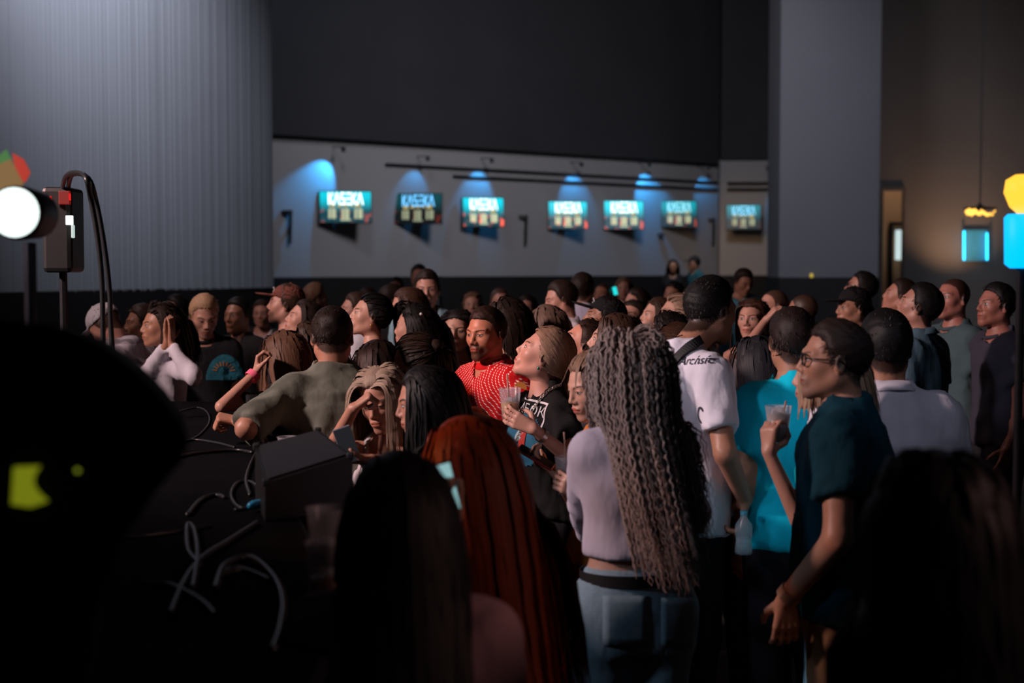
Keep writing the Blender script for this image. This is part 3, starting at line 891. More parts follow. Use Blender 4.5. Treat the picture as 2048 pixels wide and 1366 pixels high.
# ------------------------------------------------------------------ the hall
WAIN = 1.70                                                    # top of the black lower wall
M_WALL = plain('painted_wall', (0.30, 0.29, 0.30), .8, 0, .06, .6, .2)
M_BLACK = plain('black_panel', (0.012, 0.011, 0.012), .75, 0, .2, 2, .2)
M_DARK = plain('dark_drape', (0.040, 0.040, 0.046), .9, 0, .1, 1, .1)
M_CURT = plain('grey_curtain', (0.30, 0.30, 0.33), .85, 0, .06, .8, .15)
M_FLOOR = plain('dark_floor', (0.03, 0.028, 0.028), .5, 0, .3, 1.5)
M_STAGE = plain('stage_black', (0.005, 0.005, 0.006), .9, 0, .3, 6, .03)
M_PLASTIC = plain('black_plastic', (0.014, 0.014, 0.015), .45, 0, .2, 20, .5)
M_METAL = plain('dark_metal', (0.05, 0.05, 0.055), .4, .7, .2, 20)

def struct(name, mb, mat, smooth=False):
    o = mb.build(name, mat, None, smooth); o['kind'] = 'structure'
    return o

def slab(p0, p1, z0, z1, t):
    """upright wall panel from p0 to p1 (xy), thickness t away from the hall"""
    a, b = Vector((p0[0], p0[1], 0)), Vector((p1[0], p1[1], 0))
    d = (b - a).normalized(); n = Vector((-d.y, d.x, 0)) * t
    vs = [a, b, b + n, a + n]
    vs = [v + Vector((0, 0, z0)) for v in vs] + [v + Vector((0, 0, z1)) for v in vs]
    return MB().add(vs, [(3, 2, 1, 0), (4, 5, 6, 7), (0, 1, 5, 4), (1, 2, 6, 5), (2, 3, 7, 6), (3, 0, 4, 7)])

struct('floor', MB().box((1, 17, -.05), (24, 42, .1)), M_FLOOR)
struct('ceiling', MB().box((1, 17, 9.05), (24, 42, .1)), M_BLACK)
# back wall with the screens
WL, WR = (-5.6, 24.93), (4.90, 33.5)
WT = 4.28
def wall_at(px):
    """point of the back wall (xy) seen at column px"""
    k = (px - CX) / FPX / CP * .9987
    t = (k * WL[1] - WL[0]) / ((WR[0] - WL[0]) - k * (WR[1] - WL[1]))
    return WL[0] + t * (WR[0] - WL[0]), WL[1] + t * (WR[1] - WL[1])
struct('wall_back', slab(WL, WR, WAIN, WT, .3), M_WALL)
struct('wall_back_lower', slab((WL[0] + .03, WL[1] - .05), (WR[0] + .03, WR[1] - .05), 0, WAIN, .3), M_BLACK)
struct('wall_back_upper', slab((WL[0] + .1, WL[1] - .14), (WR[0] + .1, WR[1] - .14), WT, 9.0, .3), M_DARK)
struct('wall_back_right', slab((4.75, 32.6), (8.2, 32.6), WAIN, 4.34, .3), M_WALL)
struct('wall_back_right_lower', slab((4.75, 32.55), (8.2, 32.55), 0, WAIN, .3), M_BLACK)
struct('wall_back_right_upper', slab((4.75, 32.5), (8.2, 32.5), 4.34, 9.0, .3), M_DARK)
# two dark rails along the wall above the screens
wd = (Vector((WR[0], WR[1], 0)) - Vector((WL[0], WL[1], 0))).normalized(); wn = Vector((wd.y, -wd.x, 0))
for k, (z, t0, t1) in enumerate(((3.86, .30, 1.0), (3.70, .42, 1.0))):
    a = Vector((WL[0], WL[1], z)).lerp(Vector((WR[0], WR[1], z)), t0) + wn * .04
    b = Vector((WL[0], WL[1], z)).lerp(Vector((WR[0], WR[1], z)), t1) + wn * .04
    o = MB().tube([a, b], .028, 8).build('trim_%d' % (k + 1), M_METAL); o['kind'] = 'structure'
for k, (z,) in enumerate(((3.80,), (3.66,))):
    o = MB().tube([(4.9, 32.5, z), (8.2, 32.5, z)], .028, 8).build('trim_%d' % (k + 3), M_METAL); o['kind'] = 'structure'

# left curtain: soft pleats over a black lower wall
CL0, CL1 = (-6.3, 12.4), (-3.35, 20.0)
def pleats(p0, p1, z0, z1, n, seed, amp):
    r = np.random.default_rng(seed)
    t = np.linspace(0, 1, n); L = math.hypot(p1[0] - p0[0], p1[1] - p0[1])
    ph = np.cumsum(r.uniform(.5, 1.6, n)) * .75
    off = amp * np.sin(ph) * r.uniform(.5, 1, n).cumsum() / np.arange(1, n + 1) + amp * .5 * np.sin(ph * .37 + 2)
    off = off * np.clip(np.minimum(t, 1 - t) * 30, 0, 1)
    d = np.array([p1[0] - p0[0], p1[1] - p0[1]]) / L; nr = np.array([d[1], -d[0]])
    zs = np.linspace(z0, z1, 6)
    V = []; 
    for side in (0, -.05):
        for z in zs:
            for i in range(n):
                q = np.array(p0) + d * L * t[i] + nr * (off[i] + side)
                V.append((q[0], q[1], z))
    V = np.array(V); m = len(zs); F = []
    for sd in range(2):
        for j in range(m - 1):
            for i in range(n - 1):
                a = sd * m * n + j * n + i
                F.append((a, a + 1, a + n + 1, a + n) if sd == 0 else (a + n, a + n + 1, a + 1, a))
    return mesh_np('curtain', V, np.array(F))
def curtain(label, p0, p1, z0, z1, n, seed, amp, mat, parts=1):
    root = empty('curtain', ((p0[0] + p1[0]) / 2, (p0[1] + p1[1]) / 2, z0)); tag(root, label, 'curtain')
    for k in range(parts):
        a = [p0[i] + (p1[i] - p0[i]) * k / parts for i in (0, 1)]; b = [p0[i] + (p1[i] - p0[i]) * (k + 1) / parts for i in (0, 1)]
        link('drape', pleats(a, b, z0, z1, n // parts, seed + k, amp), mat, root)
    MB().tube([(p0[0], p0[1], z1 + .02), (p1[0], p1[1], z1 + .02)], .03, 8).build('curtain_rail', M_METAL, root)
    return root
curtain('tall pleated grey curtain hanging along the left side of the hall', CL0, CL1, 1.60, 8.6, 900, 3, .008, M_CURT, 3)
struct('wall_left', slab((-6.6, 25.0), (-6.6, 0.0), 0, 9.0, .2), M_BLACK)
struct('wall_left_lower', slab((CL1[0] - .08, CL1[1] + .1), (CL0[0] - .08, CL0[1]), 0, 1.62, .1), M_BLACK)
# right pillar and the dim wall beyond, with a doorway into a lit room
px0, px1 = at(1558, 500, 26)[0], at(1757, 500, 26)[0]
struct('wall_pillar', MB().box(((px0 + px1) / 2, 26.6, 5.35), (px1 - px0, 1.2, 7.3)), plain('pillar_grey', (.125, .125, .145), .85, 0, .08, .5, .2))
struct('wall_pillar_lower', MB().box(((px0 + px1) / 2 + .0, 26.55, .85), (px1 - px0 + .02, 1.3, 1.7)), M_BLACK)
D0 = at(1757, 381, 29)[0]; D1 = at(1810, 381, 29)[0]; DT = at(1800, 381, 29)[2]
M_DIM = plain('dim_brown_wall', (.17, .150, .138), .85, 0, .15, .4, .2)
struct('wall_right_far', MB().box(((D1 + 13.2) / 2, 29.1, 4.5), (13.2 - D1, .2, 9)), M_DIM)
struct('wall_right_over_door', MB().box(((D0 + D1) / 2, 29.1, (DT + 9) / 2), (D1 - D0, .2, 9 - DT)), M_DIM)
struct('wall_right', MB().box((12.9, 15, 4.5), (.2, 30, 9)), M_DIM)
struct('wall_foyer', MB().box((8.6, 32.0, 2.5), (4.4, .2, 5)), plain('peach_wall', (.62, .42, .28), .8, 0, .05, .6, .2))
struct('door_1', MB().box((D0 + .05, 28.97, DT / 2), (.07, .1, DT)).box((D1 - .03, 28.97, DT / 2), (.05, .1, DT)).box(((D0 + D1) / 2, 28.97, DT + .03), (D1 - D0, .1, .06)), plain('door_frame_brown', (.10, .075, .06), .6))
# inner door leaf frame and lamp of the foyer
a = at(1792, 450, 31.6); b = at(1812, 545, 31.6)
struct('window_1', MB().box((a[0] - .06, 31.8, 2.1), (.09, .06, 1.5)).box(((a[0] + b[0]) / 2, 31.8, a[2] + .03), (.4, .06, .08)), M_BLACK)
spot('foyer_light', (8.5, 30.6, 4.6), (8.3, 31.9, 2.0), 42, (1.0, .72, .5), 150, 1, .3)
spot('added_wall_glow', (8.9, 27.8, 1.4), (9.0, 29.0, 3.4), 160, (1.0, .58, .32), 90, 1, .1)  # added warm spot, stands in for a peach lens ghost on the wall

# ------------------------------------------------------------------ wall screens
def emit_tri(name, col, st): return glow('screen_' + name, col, st)
def screen_lit(bright, redd):
    key = 'screen_face_%.2f_%.2f' % (bright, redd)
    if key in MATS: return MATS[key]
    m, nt, b = new_mat(key)
    tc = nt.nodes.new('ShaderNodeTexCoord'); x, y, z = sep(nt, tc.outputs['Object'])
    top = (z * 1.0).soft(-.12, .20)
    edge = (x.abs() * 1.0).soft(.10, .46)
    c = mix(nt, top, (.004, .02, .03), (.0, .50, .62))
    c = mix(nt, noise(nt, 5) * .5, c, (.0, .08, .10))
    red = noise(nt, 9, None, 1).soft(.52, .66) * (z * -1.0).soft(-.02, .12)
    c = mix(nt, red * redd, c, (.85, .10, .06))
    b.inputs['Base Color'].default_value = (.01, .01, .01, 1); b.inputs['Roughness'].default_value = .3
    nt.links.new(c, b.inputs['Emission Color']); b.inputs['Emission Strength'].default_value = bright * 1.5
    MATS[key] = m
    return m
def text_geo(txt, size):
    cu = bpy.data.curves.new('t', 'FONT'); cu.body = txt; cu.size = size; cu.align_x = 'CENTER'; cu.align_y = 'CENTER'; cu.resolution_u = 3
    o = bpy.data.objects.new('t', cu); COL.objects.link(o)
    bpy.context.view_layer.update()
    me = bpy.data.meshes.new_from_object(o.evaluated_get(bpy.context.evaluated_depsgraph_get()))
    vs = [tuple(v.co) for v in me.vertices]; fs = [tuple(p.vertices) for p in me.polygons]
    bpy.data.objects.remove(o); bpy.data.curves.remove(cu); bpy.data.meshes.remove(me)
    return vs, fs
# the K A S E K A lettering has no cross bars on the A
def stroke_word():
    mb = MB(); x = -.33; h = .10; W_ = .085; t = .024
    def st(a, b): 
        a = Vector((a[0], 0, a[1])); b = Vector((b[0], 0, b[1])); d = (b - a).normalized(); n = Vector((-d.z, 0, d.x)) * t / 2; d = d * t * .3
        q = [a - n - d, b - n + d, b + n + d, a + n - d]
        mb.add([(v.x, -.006, v.z) for v in q] + [(v.x, 0, v.z) for v in q], [(0, 1, 2, 3), (0, 4, 5, 1), (1, 5, 6, 2), (2, 6, 7, 3), (3, 7, 4, 0)])
    for ch in 'KASEKA':
        c = x + .055
        if ch == 'K': st((x + .012, -h / 1.3), (x + .012, h / 1.3)); st((x + .02, -.005), (x + .088, h / 1.3)); st((x + .02, .005), (x + .088, -h / 1.3))
        if ch == 'A': st((x + .0, -h / 1.3), (x + .052, h / 1.3)); st((x + .104, -h / 1.3), (x + .052, h / 1.3))
        if ch == 'S': st((x + .09, h / 1.4), (x + .02, h / 1.4)); st((x + .02, h / 1.4), (x + .02, .0)); st((x + .02, 0), (x + .09, 0)); st((x + .09, 0), (x + .09, -h / 1.4)); st((x + .09, -h / 1.4), (x + .02, -h / 1.4))
        if ch == 'E':
            for zz in (h / 1.4, 0, -h / 1.4): st((x + .02, zz), (x + .09, zz))
        x += .112
    return mb
def screen(label, px, py, wpx, hpx, yaw, bright, word, figs, redd, dx=0.0):
    X, Y = wall_at(px) if px < 1440 else (at(px, py, 32.3)[0], 32.3)
    off = .46 if px < 1440 else .34
    n = wn if px < 1440 else Vector((0, -1, 0))
    Y = Y + n.y * off; X = X + n.x * off
    p = at(px, py, Y)
    W_, H_ = wpx / FPX * Y * 1.0, hpx / FPX * Y * 1.0
    root = empty('wall_screen', (p[0], Y, p[2])); root.rotation_euler = (math.radians(-6), 0, math.radians(yaw)); tag(root, label, 'screen', 'screens along the back wall')
    def loc(name, mb, mat, par=root, pos=(0, 0, 0), sc=(1, 1, 1)):
        me = bpy.data.meshes.new(name); me.from_pydata(mb.v, [], mb.f); me.update(); me.materials.append(mat)
        o = bpy.data.objects.new(name, me); COL.objects.link(o); o.parent = par; o.location = pos; o.scale = sc
        return o
    loc('frame', MB().box((0, .03, 0), (W_ + .04, .05, H_ + .04), None, .006), M_PLASTIC)
    f = loc('screen_panel', MB().box((0, 0, 0), (W_, .012, H_)), screen_lit(bright, redd), root, (0, -.002, 0))
    k = W_ / 1.0
    loc('lettering', stroke_word(), glow('letters_%s' % word[0], word[1], word[2]), root, (0, -.012, H_ * .27), (k * 1.02, 1, H_ / .42))
    r = random.Random(px)
    # a small yellow row and three pale pairs of blocks under the word
    for c, w_, h_ in ((-.26, .10, .07), (-.12, .08, .05), (0, .07, .05), (.12, .07, .03), (.24, .11, .08)):
        loc('yellow_mark', MB().box((c * k, -.010, H_ * .04 + r.uniform(-.01, .01)), (w_ * k, .006, h_ * k), None, .012 * k if h_ > .03 else 0), glow('screen_yellow', (.85, .66, .20), figs * .8), f)
    for c, w_, h_ in ((-.31, .05, .20), (-.23, .075, .20), (-.05, .05, .20), (.03, .075, .20), (.20, .05, .20), (.29, .085, .20), (0, .20, .035)):
        zc = -H_ * .22 if h_ > .1 else -H_ * .42
        loc('pale_figure', MB().box((c * k, -.010, zc), (w_ * k, .006, h_ * k), None, .016 * k if h_ > .1 else 0), glow('screen_pale_%.1f' % figs, (.72, .78, .50), figs), f)
    loc('wall_mount', MB().box((0, .22, 0), (.10, .36, .10)).box((0, .075, 0), (.34, .03, .26)), M_METAL)
white_w = ('white', (.85, 1.0, 1.0), 2.2); blue_w = ('blue', (.16, .55, 1.0), 1.6)
screen('leftmost wall screen, cyan picture with white KASEKA lettering', 691, 414, 101, 61, 10, 1.1, white_w, .62, .25)
screen('second wall screen from the left, nearly black picture with blue KASEKA lettering', 836, 417, 94, 58, -4, .10, blue_w, .34, .9)
screen('third wall screen from the left, cyan picture with red blobs at both lower corners', 967, 424, 84, 56, 20, 1.3, white_w, .85, 1.0)
screen('fourth wall screen, cyan picture, first one right of the wall bracket in the middle', 1136, 430, 77, 53, 8, 1.2, white_w, .8, .9)
screen('brightest wall screen, fifth from the left along the back wall', 1248, 430, 78, 55, 6, 1.35, white_w, .85, .5)
screen('sixth wall screen, dim teal picture with pale blue lettering and red corners', 1358, 428, 69, 50, 4, .6, ('paleblue', (.35, .85, 1.0), 1.3), .6, .8)
screen('rightmost whole wall screen, dark picture with blue lettering beside the grey pillar', 1487, 434, 66, 47, -6, .35, ('lightblue', (.25, .70, 1.0), 1.4), .42, .3)
screen('eighth wall screen cut off by the edge of the grey pillar', 1572, 436, 60, 46, -22, .5, ('lightblue2', (.25, .70, 1.0), 1.2), .4, .3)
# added blue downlights, angled to draw the ghosted blue arcs on the wall
for k, (px, py, e, sz, lean_) in enumerate(((668, 300, 150, 78, -.35), (835, 318, 26, 80, -.1), (962, 322, 60, 84, -.1), (1140, 330, 60, 84, .1), (1275, 330, 150, 80, .3), (1392, 336, 34, 80, .3), (1530, 338, 70, 80, .5))):
    X, Y = wall_at(px) if px < 1440 else (at(px, 400, 32.3)[0], 32.3)
    n = wn if px < 1440 else Vector((0, -1, 0)); tdir = wd if px < 1440 else Vector((1, 0, 0))
    c = Vector((X, Y, at(px, py, Y)[2])) + n * .36
    o = empty('added_wall_lamp', tuple(c))
    tag(o, ['added small blue downlight above the leftmost screen', 'added faint blue downlight above the dark second screen', 'added blue downlight above the third screen', 'added blue downlight above the fourth screen',
            'added bright blue downlight above the fifth screen', 'added dim blue downlight above the sixth screen', 'added blue downlight above the screen beside the pillar'][k], 'lamp', 'added blue downlights above the screens')
    MB().lathe([(.03, -.05), (.04, -.06), (.04, .03), (.001, .04)], 12, None, tuple(c)).build('lamp_cup', M_METAL, o)
    MB().tube([c + Vector((0, 0, .03)), c + Vector((0, 0, .06)) - n * .42], .01, 6).build('arm', M_METAL, o)
    spot('added_arc_light', tuple(c + Vector((0, 0, -.05))), tuple(c + Vector((0, 0, -.62)) - n * .36 + tdir * lean_), e * 1.3, (.03, .42, 1.0), sz - 8, .5, .04)
# brackets
for k, (px, y0, y1, lab) in enumerate(((582, 420, 488, 'dark wall bracket left of the leftmost screen'), (1053, 430, 490, 'dark wall bracket between the third and fourth screens'), (1428, 436, 491, 'dark wall bracket left of the screen beside the pillar'))):
    X, Y = wall_at(px); X += wn.x * .12; Y += wn.y * .12
    a, b = at(px, y0, Y), at(px - 2, y1, Y)
    o = empty('wall_bracket', tuple(b)); tag(o, lab, 'bracket', 'dark brackets on the back wall')
    MB().tube([tuple(a), tuple(b)], .030, 8).build('post', M_METAL, o)
    MB().box((a[0] - .09, a[1], a[2] - .05), (.16, .10, .09), None, .015).build('head', M_PLASTIC, o)
    MB().box((b[0], b[1] + .05, b[2] + .3), (.05, .12, .05)).build('wall_fixing', M_METAL, o)
X, Y = wall_at(1322)
o = MB().box(tuple(at(1322, 470, Y - .1)), (.14, .12, .10), None, .02).box(tuple(at(1322, 470, Y - .02)), (.06, .12, .04)).build('junction_box', M_PLASTIC); tag(o, 'small dark box on the back wall under the sixth screen', 'junction box')

# far right: blue neon portal, amber chandelier, foyer lamp, exit lamp
o = empty('neon_portal', (at(1950, 520, 28.8)[0], 28.8, 1.9)); tag(o, 'blue neon portal glowing on the far right wall', 'neon light')
M_NEON = glow('neon_blue', (.02, .55, 1.0), 5.0)
for px in (1928, 1974): MB().tube([tuple(at(px, 462 if px < 1950 else 466, 28.8)), tuple(at(px, 520, 28.8))], .018, 8).build('neon_tube', M_NEON, o, True)
a, b = at(1928, 460, 28.9), at(1974, 522, 28.9)
MB().box(((a[0] + b[0]) / 2, 28.93, (a[2] + b[2]) / 2), (b[0] - a[0], .05, a[2] - b[2])).build('back_panel', plain('blue_panel', (.05, .30, .45), .5), o)
o = empty('chandelier', tuple(at(1960, 428, 27))); tag(o, 'amber chandelier of small round bulbs above the blue neon portal', 'chandelier')
r = random.Random(3)
for k in range(26):
    t = k / 25; px = 1934 + 56 * t; py = 424 + r.uniform(-4, 6) + abs(t - .4) * 2
    rr = .035 * (1.1 - .7 * t) * r.uniform(.7, 1.2)
    MB().lathe([(.001, -rr), (rr * .7, -rr * .7), (rr, 0), (rr * .7, rr * .7), (.001, rr)], 10, None, tuple(at(px, py, 27 + r.uniform(-.3, .3)))).build('bulb', glow('amber_bulb', (1.0, .50, .07), 2.6), o, True)
c = at(1960, 418, 27)
MB().lathe([(.30, 0), (.31, .02), (.06, .05), (.03, .10), (.012, .12), (.012, 9 - c[2])], 16, None, tuple(c)).build('rose', M_METAL, o)
o = empty('foyer_lamp', tuple(at(1803, 516, 31.4))); tag(o, 'white lamp glowing inside the doorway at the right', 'lamp')
c = at(1797, 490, 31.4); MB().box((c[0], 31.4, c[2]), (.14, .08, .66), None, .02).build('light_tube', glow('white_lamp', (.75, .95, .95), .75), o)
c = at(1811, 513, 31.3); MB().lathe([(.001, -.12), (.08, -.09), (.12, 0), (.08, .09), (.001, .12)], 16, None, tuple(c)).build('globe', glow('white_globe', (.72, .9, .88), .6), o, True)
MB().tube([tuple(at(1803, 522, 31.4)), (at(1803, 522, 31.4)[0], 31.4, 0)], .025, 8).build('lamp_post', M_METAL, o)
o = MB().box(tuple(at(1623, 551, 25.9)), (.05, .05, .07), None, .01).build('exit_lamp', glow('exit_amber', (1.0, .72, .10), .5)); tag(o, 'tiny yellow lamp at the foot of the grey pillar', 'lamp')
# added lamp standing in for blue and amber lens ghosts at right
o = empty('added_right_lamp', (at(2040, 545, 4)[0], 4, 0)); tag(o, 'added lens-ghost lamp, a blue column with an amber shade at the right edge', 'lamp')
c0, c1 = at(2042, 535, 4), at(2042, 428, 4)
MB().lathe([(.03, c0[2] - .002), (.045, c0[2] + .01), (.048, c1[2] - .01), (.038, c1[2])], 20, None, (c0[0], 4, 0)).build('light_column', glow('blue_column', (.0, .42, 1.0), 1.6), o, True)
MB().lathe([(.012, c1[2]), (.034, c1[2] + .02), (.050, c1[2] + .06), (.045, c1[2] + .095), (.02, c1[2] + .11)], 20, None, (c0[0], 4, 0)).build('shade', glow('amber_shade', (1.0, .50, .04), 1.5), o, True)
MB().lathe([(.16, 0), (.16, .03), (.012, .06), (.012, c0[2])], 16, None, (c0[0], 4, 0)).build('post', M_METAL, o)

# ------------------------------------------------------------------ the stage on the left
SZ = 1.18
EDGE = [(-.30, 1.2), (-.36, 2.9), (-1.08, 6.0), (-1.48, 7.4)]
deck = [(-4.4, 1.2)] + EDGE + [(-4.3, 7.6)]
def prism(mb, poly, z0, z1):
    n = len(poly); return mb.add([(x, y, z0) for x, y in poly] + [(x, y, z1) for x, y in poly], [tuple(range(n - 1, -1, -1)), tuple(range(n, 2 * n))] + [(i, (i + 1) % n, n + (i + 1) % n, n + i) for i in range(n)])
o = empty('stage', (-2, 5, 0)); tag(o, 'black stage platform strewn with cables on the left', 'stage')
prism(MB(), deck, SZ - .06, SZ).build('deck', M_STAGE, o)
prism(MB(), [(x - .05 if i not in (0, 5) else x + .05, y) for i, (x, y) in enumerate(deck)], 0, SZ - .06).build('skirt', M_BLACK, o)
for i in range(3):
    (x0, y0), (x1, y1) = EDGE[i], EDGE[i + 1]
    MB().tube([(x0 + .004, y0, SZ - .015), (x1 + .004, y1, SZ - .015)], .014, 6).build('edge_trim', M_METAL, o)
def st(px, py, z=.012):
    u, v = (px - CX) / FPX, (CY - py) / FPX
    D = np.array([u, CP + v * SP, v * CP - SP]); t = (SZ + z - CAM_Z) / D[2]
    return np.array([0, 0, CAM_Z]) + D * t
M_CABLE = plain('cable_rubber', (.022, .024, .027), .36, 0, .2, 30, .6)
def smooth_path(pts, k=6):
    P = [Vector(p) for p in pts]; out = []
    for i in range(len(P) - 1):
        p0, p1, p2, p3 = P[max(i - 1, 0)], P[i], P[i + 1], P[min(i + 2, len(P) - 1)]
        for j in range(k):
            t = j / k; out.append(.5 * ((2 * p1) + (p2 - p0) * t + (2 * p0 - 5 * p1 + 4 * p2 - p3) * t * t + (3 * p1 - p0 - 3 * p2 + p3) * t ** 3))
    return out + [P[-1]]
cables = [
    ('thick black cable snaking from the monitor speaker along the stage', [(505, 905), (470, 900), (400, 905), (350, 915), (300, 930)], .011),
    ('black cable looped in a ring beside the monitor speaker', [(520, 1010), (480, 1015), (462, 990), (475, 965), (505, 965), (520, 990), (500, 1012), (470, 1020)], .008),
    ('long black cable running diagonally across the stage floor', [(515, 1045), (460, 1080), (405, 1115), (370, 1160), (340, 1230)], .011),
    ('black cable hooked in a tight bend in the middle of the stage', [(385, 1180), (395, 1110), (388, 1060), (375, 1050), (376, 1100), (400, 1130)], .012),
    ('black cable coil lying nearest on the stage', [(430, 1180), (450, 1130), (500, 1115), (545, 1150), (566, 1200), (560, 1260), (545, 1300)], .013),
    ('second loop inside the nearest cable coil', [(440, 1150), (490, 1140), (540, 1160), (520, 1150), (470, 1135), (440, 1150)], .009),
    ('thin black cable arching past the dark loudspeaker', [(375, 1030), (400, 1000), (430, 990), (450, 995)], .010),
    ('thin grey cable curved on the stage below the green shirt', [(360, 822), (395, 815), (415, 825), (418, 845), (400, 868), (380, 880)], .006),
    ('black cable hanging from the back of the monitor speaker', [(512, 905), (500, 930), (492, 960), (500, 990)], .009),
    ('thin cable lying across the far end of the stage', [(330, 900), (380, 880), (430, 885), (470, 895)], .008),
    ('faint black cable at the lower left of the stage', [(240, 1075), (300, 1070), (370, 1060), (420, 1050)], .010),
    ('black cable near the bottom of the stage', [(280, 1165), (340, 1170), (400, 1200), (430, 1230)], .010)]
for lab, pts, r_ in cables:
    path = smooth_path([tuple(st(*p, z=r_ * .6)) for p in pts], 7)
    tag(MB().tube(path, r_ * .6, 7).build('cable', M_CABLE, None, True), lab, 'cable', 'cables on the stage')
o = MB().tube([tuple(st(498, 1012, .02)), tuple(st(506, 1010, .02)), tuple(st(530, 1005, .02)), tuple(st(534, 1004, .02))], [.008, .013, .013, .009], 10).build('cable_connector', plain('blue_plug', (.03, .35, .60), .35), None, True)
tag(o, 'blue cable connector lying beside the monitor speaker', 'connector')

# small monitor speaker
A_, B_, C_, D_ = at(510, 893, 4.25), at(637, 860, 4.48), at(705, 912, 4.12), at(530, 967, 3.88)
o = empty('monitor_speaker', tuple(((A_ + C_) / 2)[:2]) + (SZ,)); tag(o, 'small black wedge monitor speaker on the edge of the stage', 'speaker')
def quadbox(q, z):
    t = [tuple(p) for p in q]; bt = [(p[0], p[1], z) for p in q]
    return MB().add(bt + t, [(3, 2, 1, 0), (4, 5, 6, 7), (0, 1, 5, 4), (1, 2, 6, 5), (2, 3, 7, 6), (3, 0, 4, 7)])
quadbox([A_, D_, C_, B_], SZ).build('cabinet', M_PLASTIC, o)
ctr = (A_ + B_ + C_ + D_) / 4
gr = [ctr + (p - ctr) * .90 + np.array([0, 0, .006]) for p in (A_, D_, C_, B_)]
nrm_ = np.cross(D_ - A_, B_ - A_); nrm_ /= np.linalg.norm(nrm_)
MB().add([tuple(p) for p in gr] + [tuple(p - nrm_ * .01 * np.sign(nrm_[2])) for p in gr], [(0, 1, 2, 3), (7, 6, 5, 4), (0, 4, 5, 1), (1, 5, 6, 2), (2, 6, 7, 3), (3, 7, 4, 0)]).build('grille', plain('grille_black', (.034, .034, .040), .55, .2, .3, 160, .5, .5, 900), o)
for f_, g_, nm_ in (((.40, .48), (.012, .030), 'badge'), ((.48, .40), (.028, .008), 'badge')):
    c = A_ + (B_ - A_) * f_[0] + (D_ - A_) * f_[1] + np.array([0, 0, .012])
    u = unit(B_ - A_); v = unit(D_ - A_)
    q = [c + u * sx_ * g_[0] / 2 + v * sy_ * g_[1] / 2 for sx_, sy_ in ((-1, -1), (-1, 1), (1, 1), (1, -1))]
    MB().add([tuple(p) for p in q] + [tuple(p - np.array([0, 0, .006])) for p in q], [(0, 1, 2, 3), (7, 6, 5, 4), (0, 4, 5, 1), (1, 5, 6, 2), (2, 6, 7, 3), (3, 7, 4, 0)]).build(nm_, plain('badge_silver', (.5, .5, .52), .35, .6), o)
for p in (A_, B_, C_, D_):
    MB().box(tuple(p + (ctr - p) * .04), (.022, .022, .022), None, .005).build('corner_guard', plain('corner_rubber', (.03, .03, .03), .5), o)

# dark loudspeaker close to the camera at the left, with a lit indicator
o = empty('loudspeaker', (-.95, 2.2, SZ)); tag(o, 'big dark loudspeaker with a yellow-green indicator close at the left edge', 'speaker')
prof = [(float(at(px_, py_, 1.95)[0]), float(at(px_, py_, 1.95)[2])) for px_, py_ in ((-200, 1500), (150, 1500), (185, 1250), (240, 1090), (310, 985), (362, 925), (378, 885), (365, 850), (330, 800), (290, 758), (240, 715), (175, 672), (110, 650), (0, 640), (-200, 640))]
n_ = len(prof)
MB().add([(x, 1.95, z) for x, z in prof] + [(x - .12, 2.45, max(z - .03, SZ + .0)) for x, z in prof], [tuple(range(n_)), tuple(range(2 * n_ - 1, n_ - 1, -1))] + [(i, n_ + i, n_ + (i + 1) % n_, (i + 1) % n_) for i in range(n_)]).build('cabinet', plain('matte_black', (.006, .007, .008), .8, 0, .2, 5, .2), o)
for z in (1.46, 1.52, 1.70): MB().box((-.86, 1.945, z), (.3, .012, .012)).build('grille_bar', M_METAL, o)
a, b = at(22, 932, 1.94), at(94, 1014, 1.94); w_, h_ = b[0] - a[0], a[2] - b[2]
pts = []
for k in range(15):
    t = k / 14; pts.append((a[0] + w_ * (.90 - .30 * math.sin(math.pi * t) + .08 * t - .12 * (1 - t)), a[2] - h_ * (.02 + .86 * t)))
pts = [(a[0] + .08 * w_, a[2] - h_ * .04)] + pts + [(a[0] + w_ * .55, a[2] - h_), (a[0], a[2] - h_ * .93)]
n_ = len(pts)
MB().add([(x, 1.938, z) for x, z in pts] + [(x, 1.955, z) for x, z in pts], [tuple(range(n_ - 1, -1, -1)), tuple(range(n_, 2 * n_))] + [(i, (i + 1) % n_, n_ + (i + 1) % n_, n_ + i) for i in range(n_)]).build('indicator_lens', glow('indicator_yellow', (.30, .34, .012), .5), o)
c = at(155, 941, 1.94); MB().lathe([(.0005, -.003), (.003, -.002), (.0035, 0), (.003, .002), (.0005, .003)], 8, None, tuple(c)).build('indicator_dot', glow('indicator_dot', (.6, .7, .05), .35), o)

# far left: added lamp standing in for a lens ghost, then effect lamp
o = empty('added_left_lamp', (at(32, 480, 3.4)[0], 3.4, SZ)); tag(o, 'added white lens-ghost lamp at the left edge with a red and green gel', 'lamp')
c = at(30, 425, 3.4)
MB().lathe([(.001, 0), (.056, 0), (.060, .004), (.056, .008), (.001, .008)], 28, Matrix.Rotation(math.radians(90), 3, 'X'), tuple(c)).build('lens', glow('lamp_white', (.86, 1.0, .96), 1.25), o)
MB().lathe([(.056, .006), (.064, .0), (.066, -.02), (.060, -.14), (.040, -.18), (.001, -.18)], 24, Matrix.Rotation(math.radians(90), 3, 'X'), tuple(c)).build('housing', M_PLASTIC, o, True)
def flare(pts, mat, nm):  # added glowing patches for the coloured part of the lens ghost
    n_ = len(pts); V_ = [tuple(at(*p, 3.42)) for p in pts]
    MB().add(V_ + [(x, y + .004, z) for x, y, z in V_], [tuple(range(n_ - 1, -1, -1)), tuple(range(n_, 2 * n_))] + [(i, (i + 1) % n_, n_ + (i + 1) % n_, n_ + i) for i in range(n_)]).build(nm, mat, o)
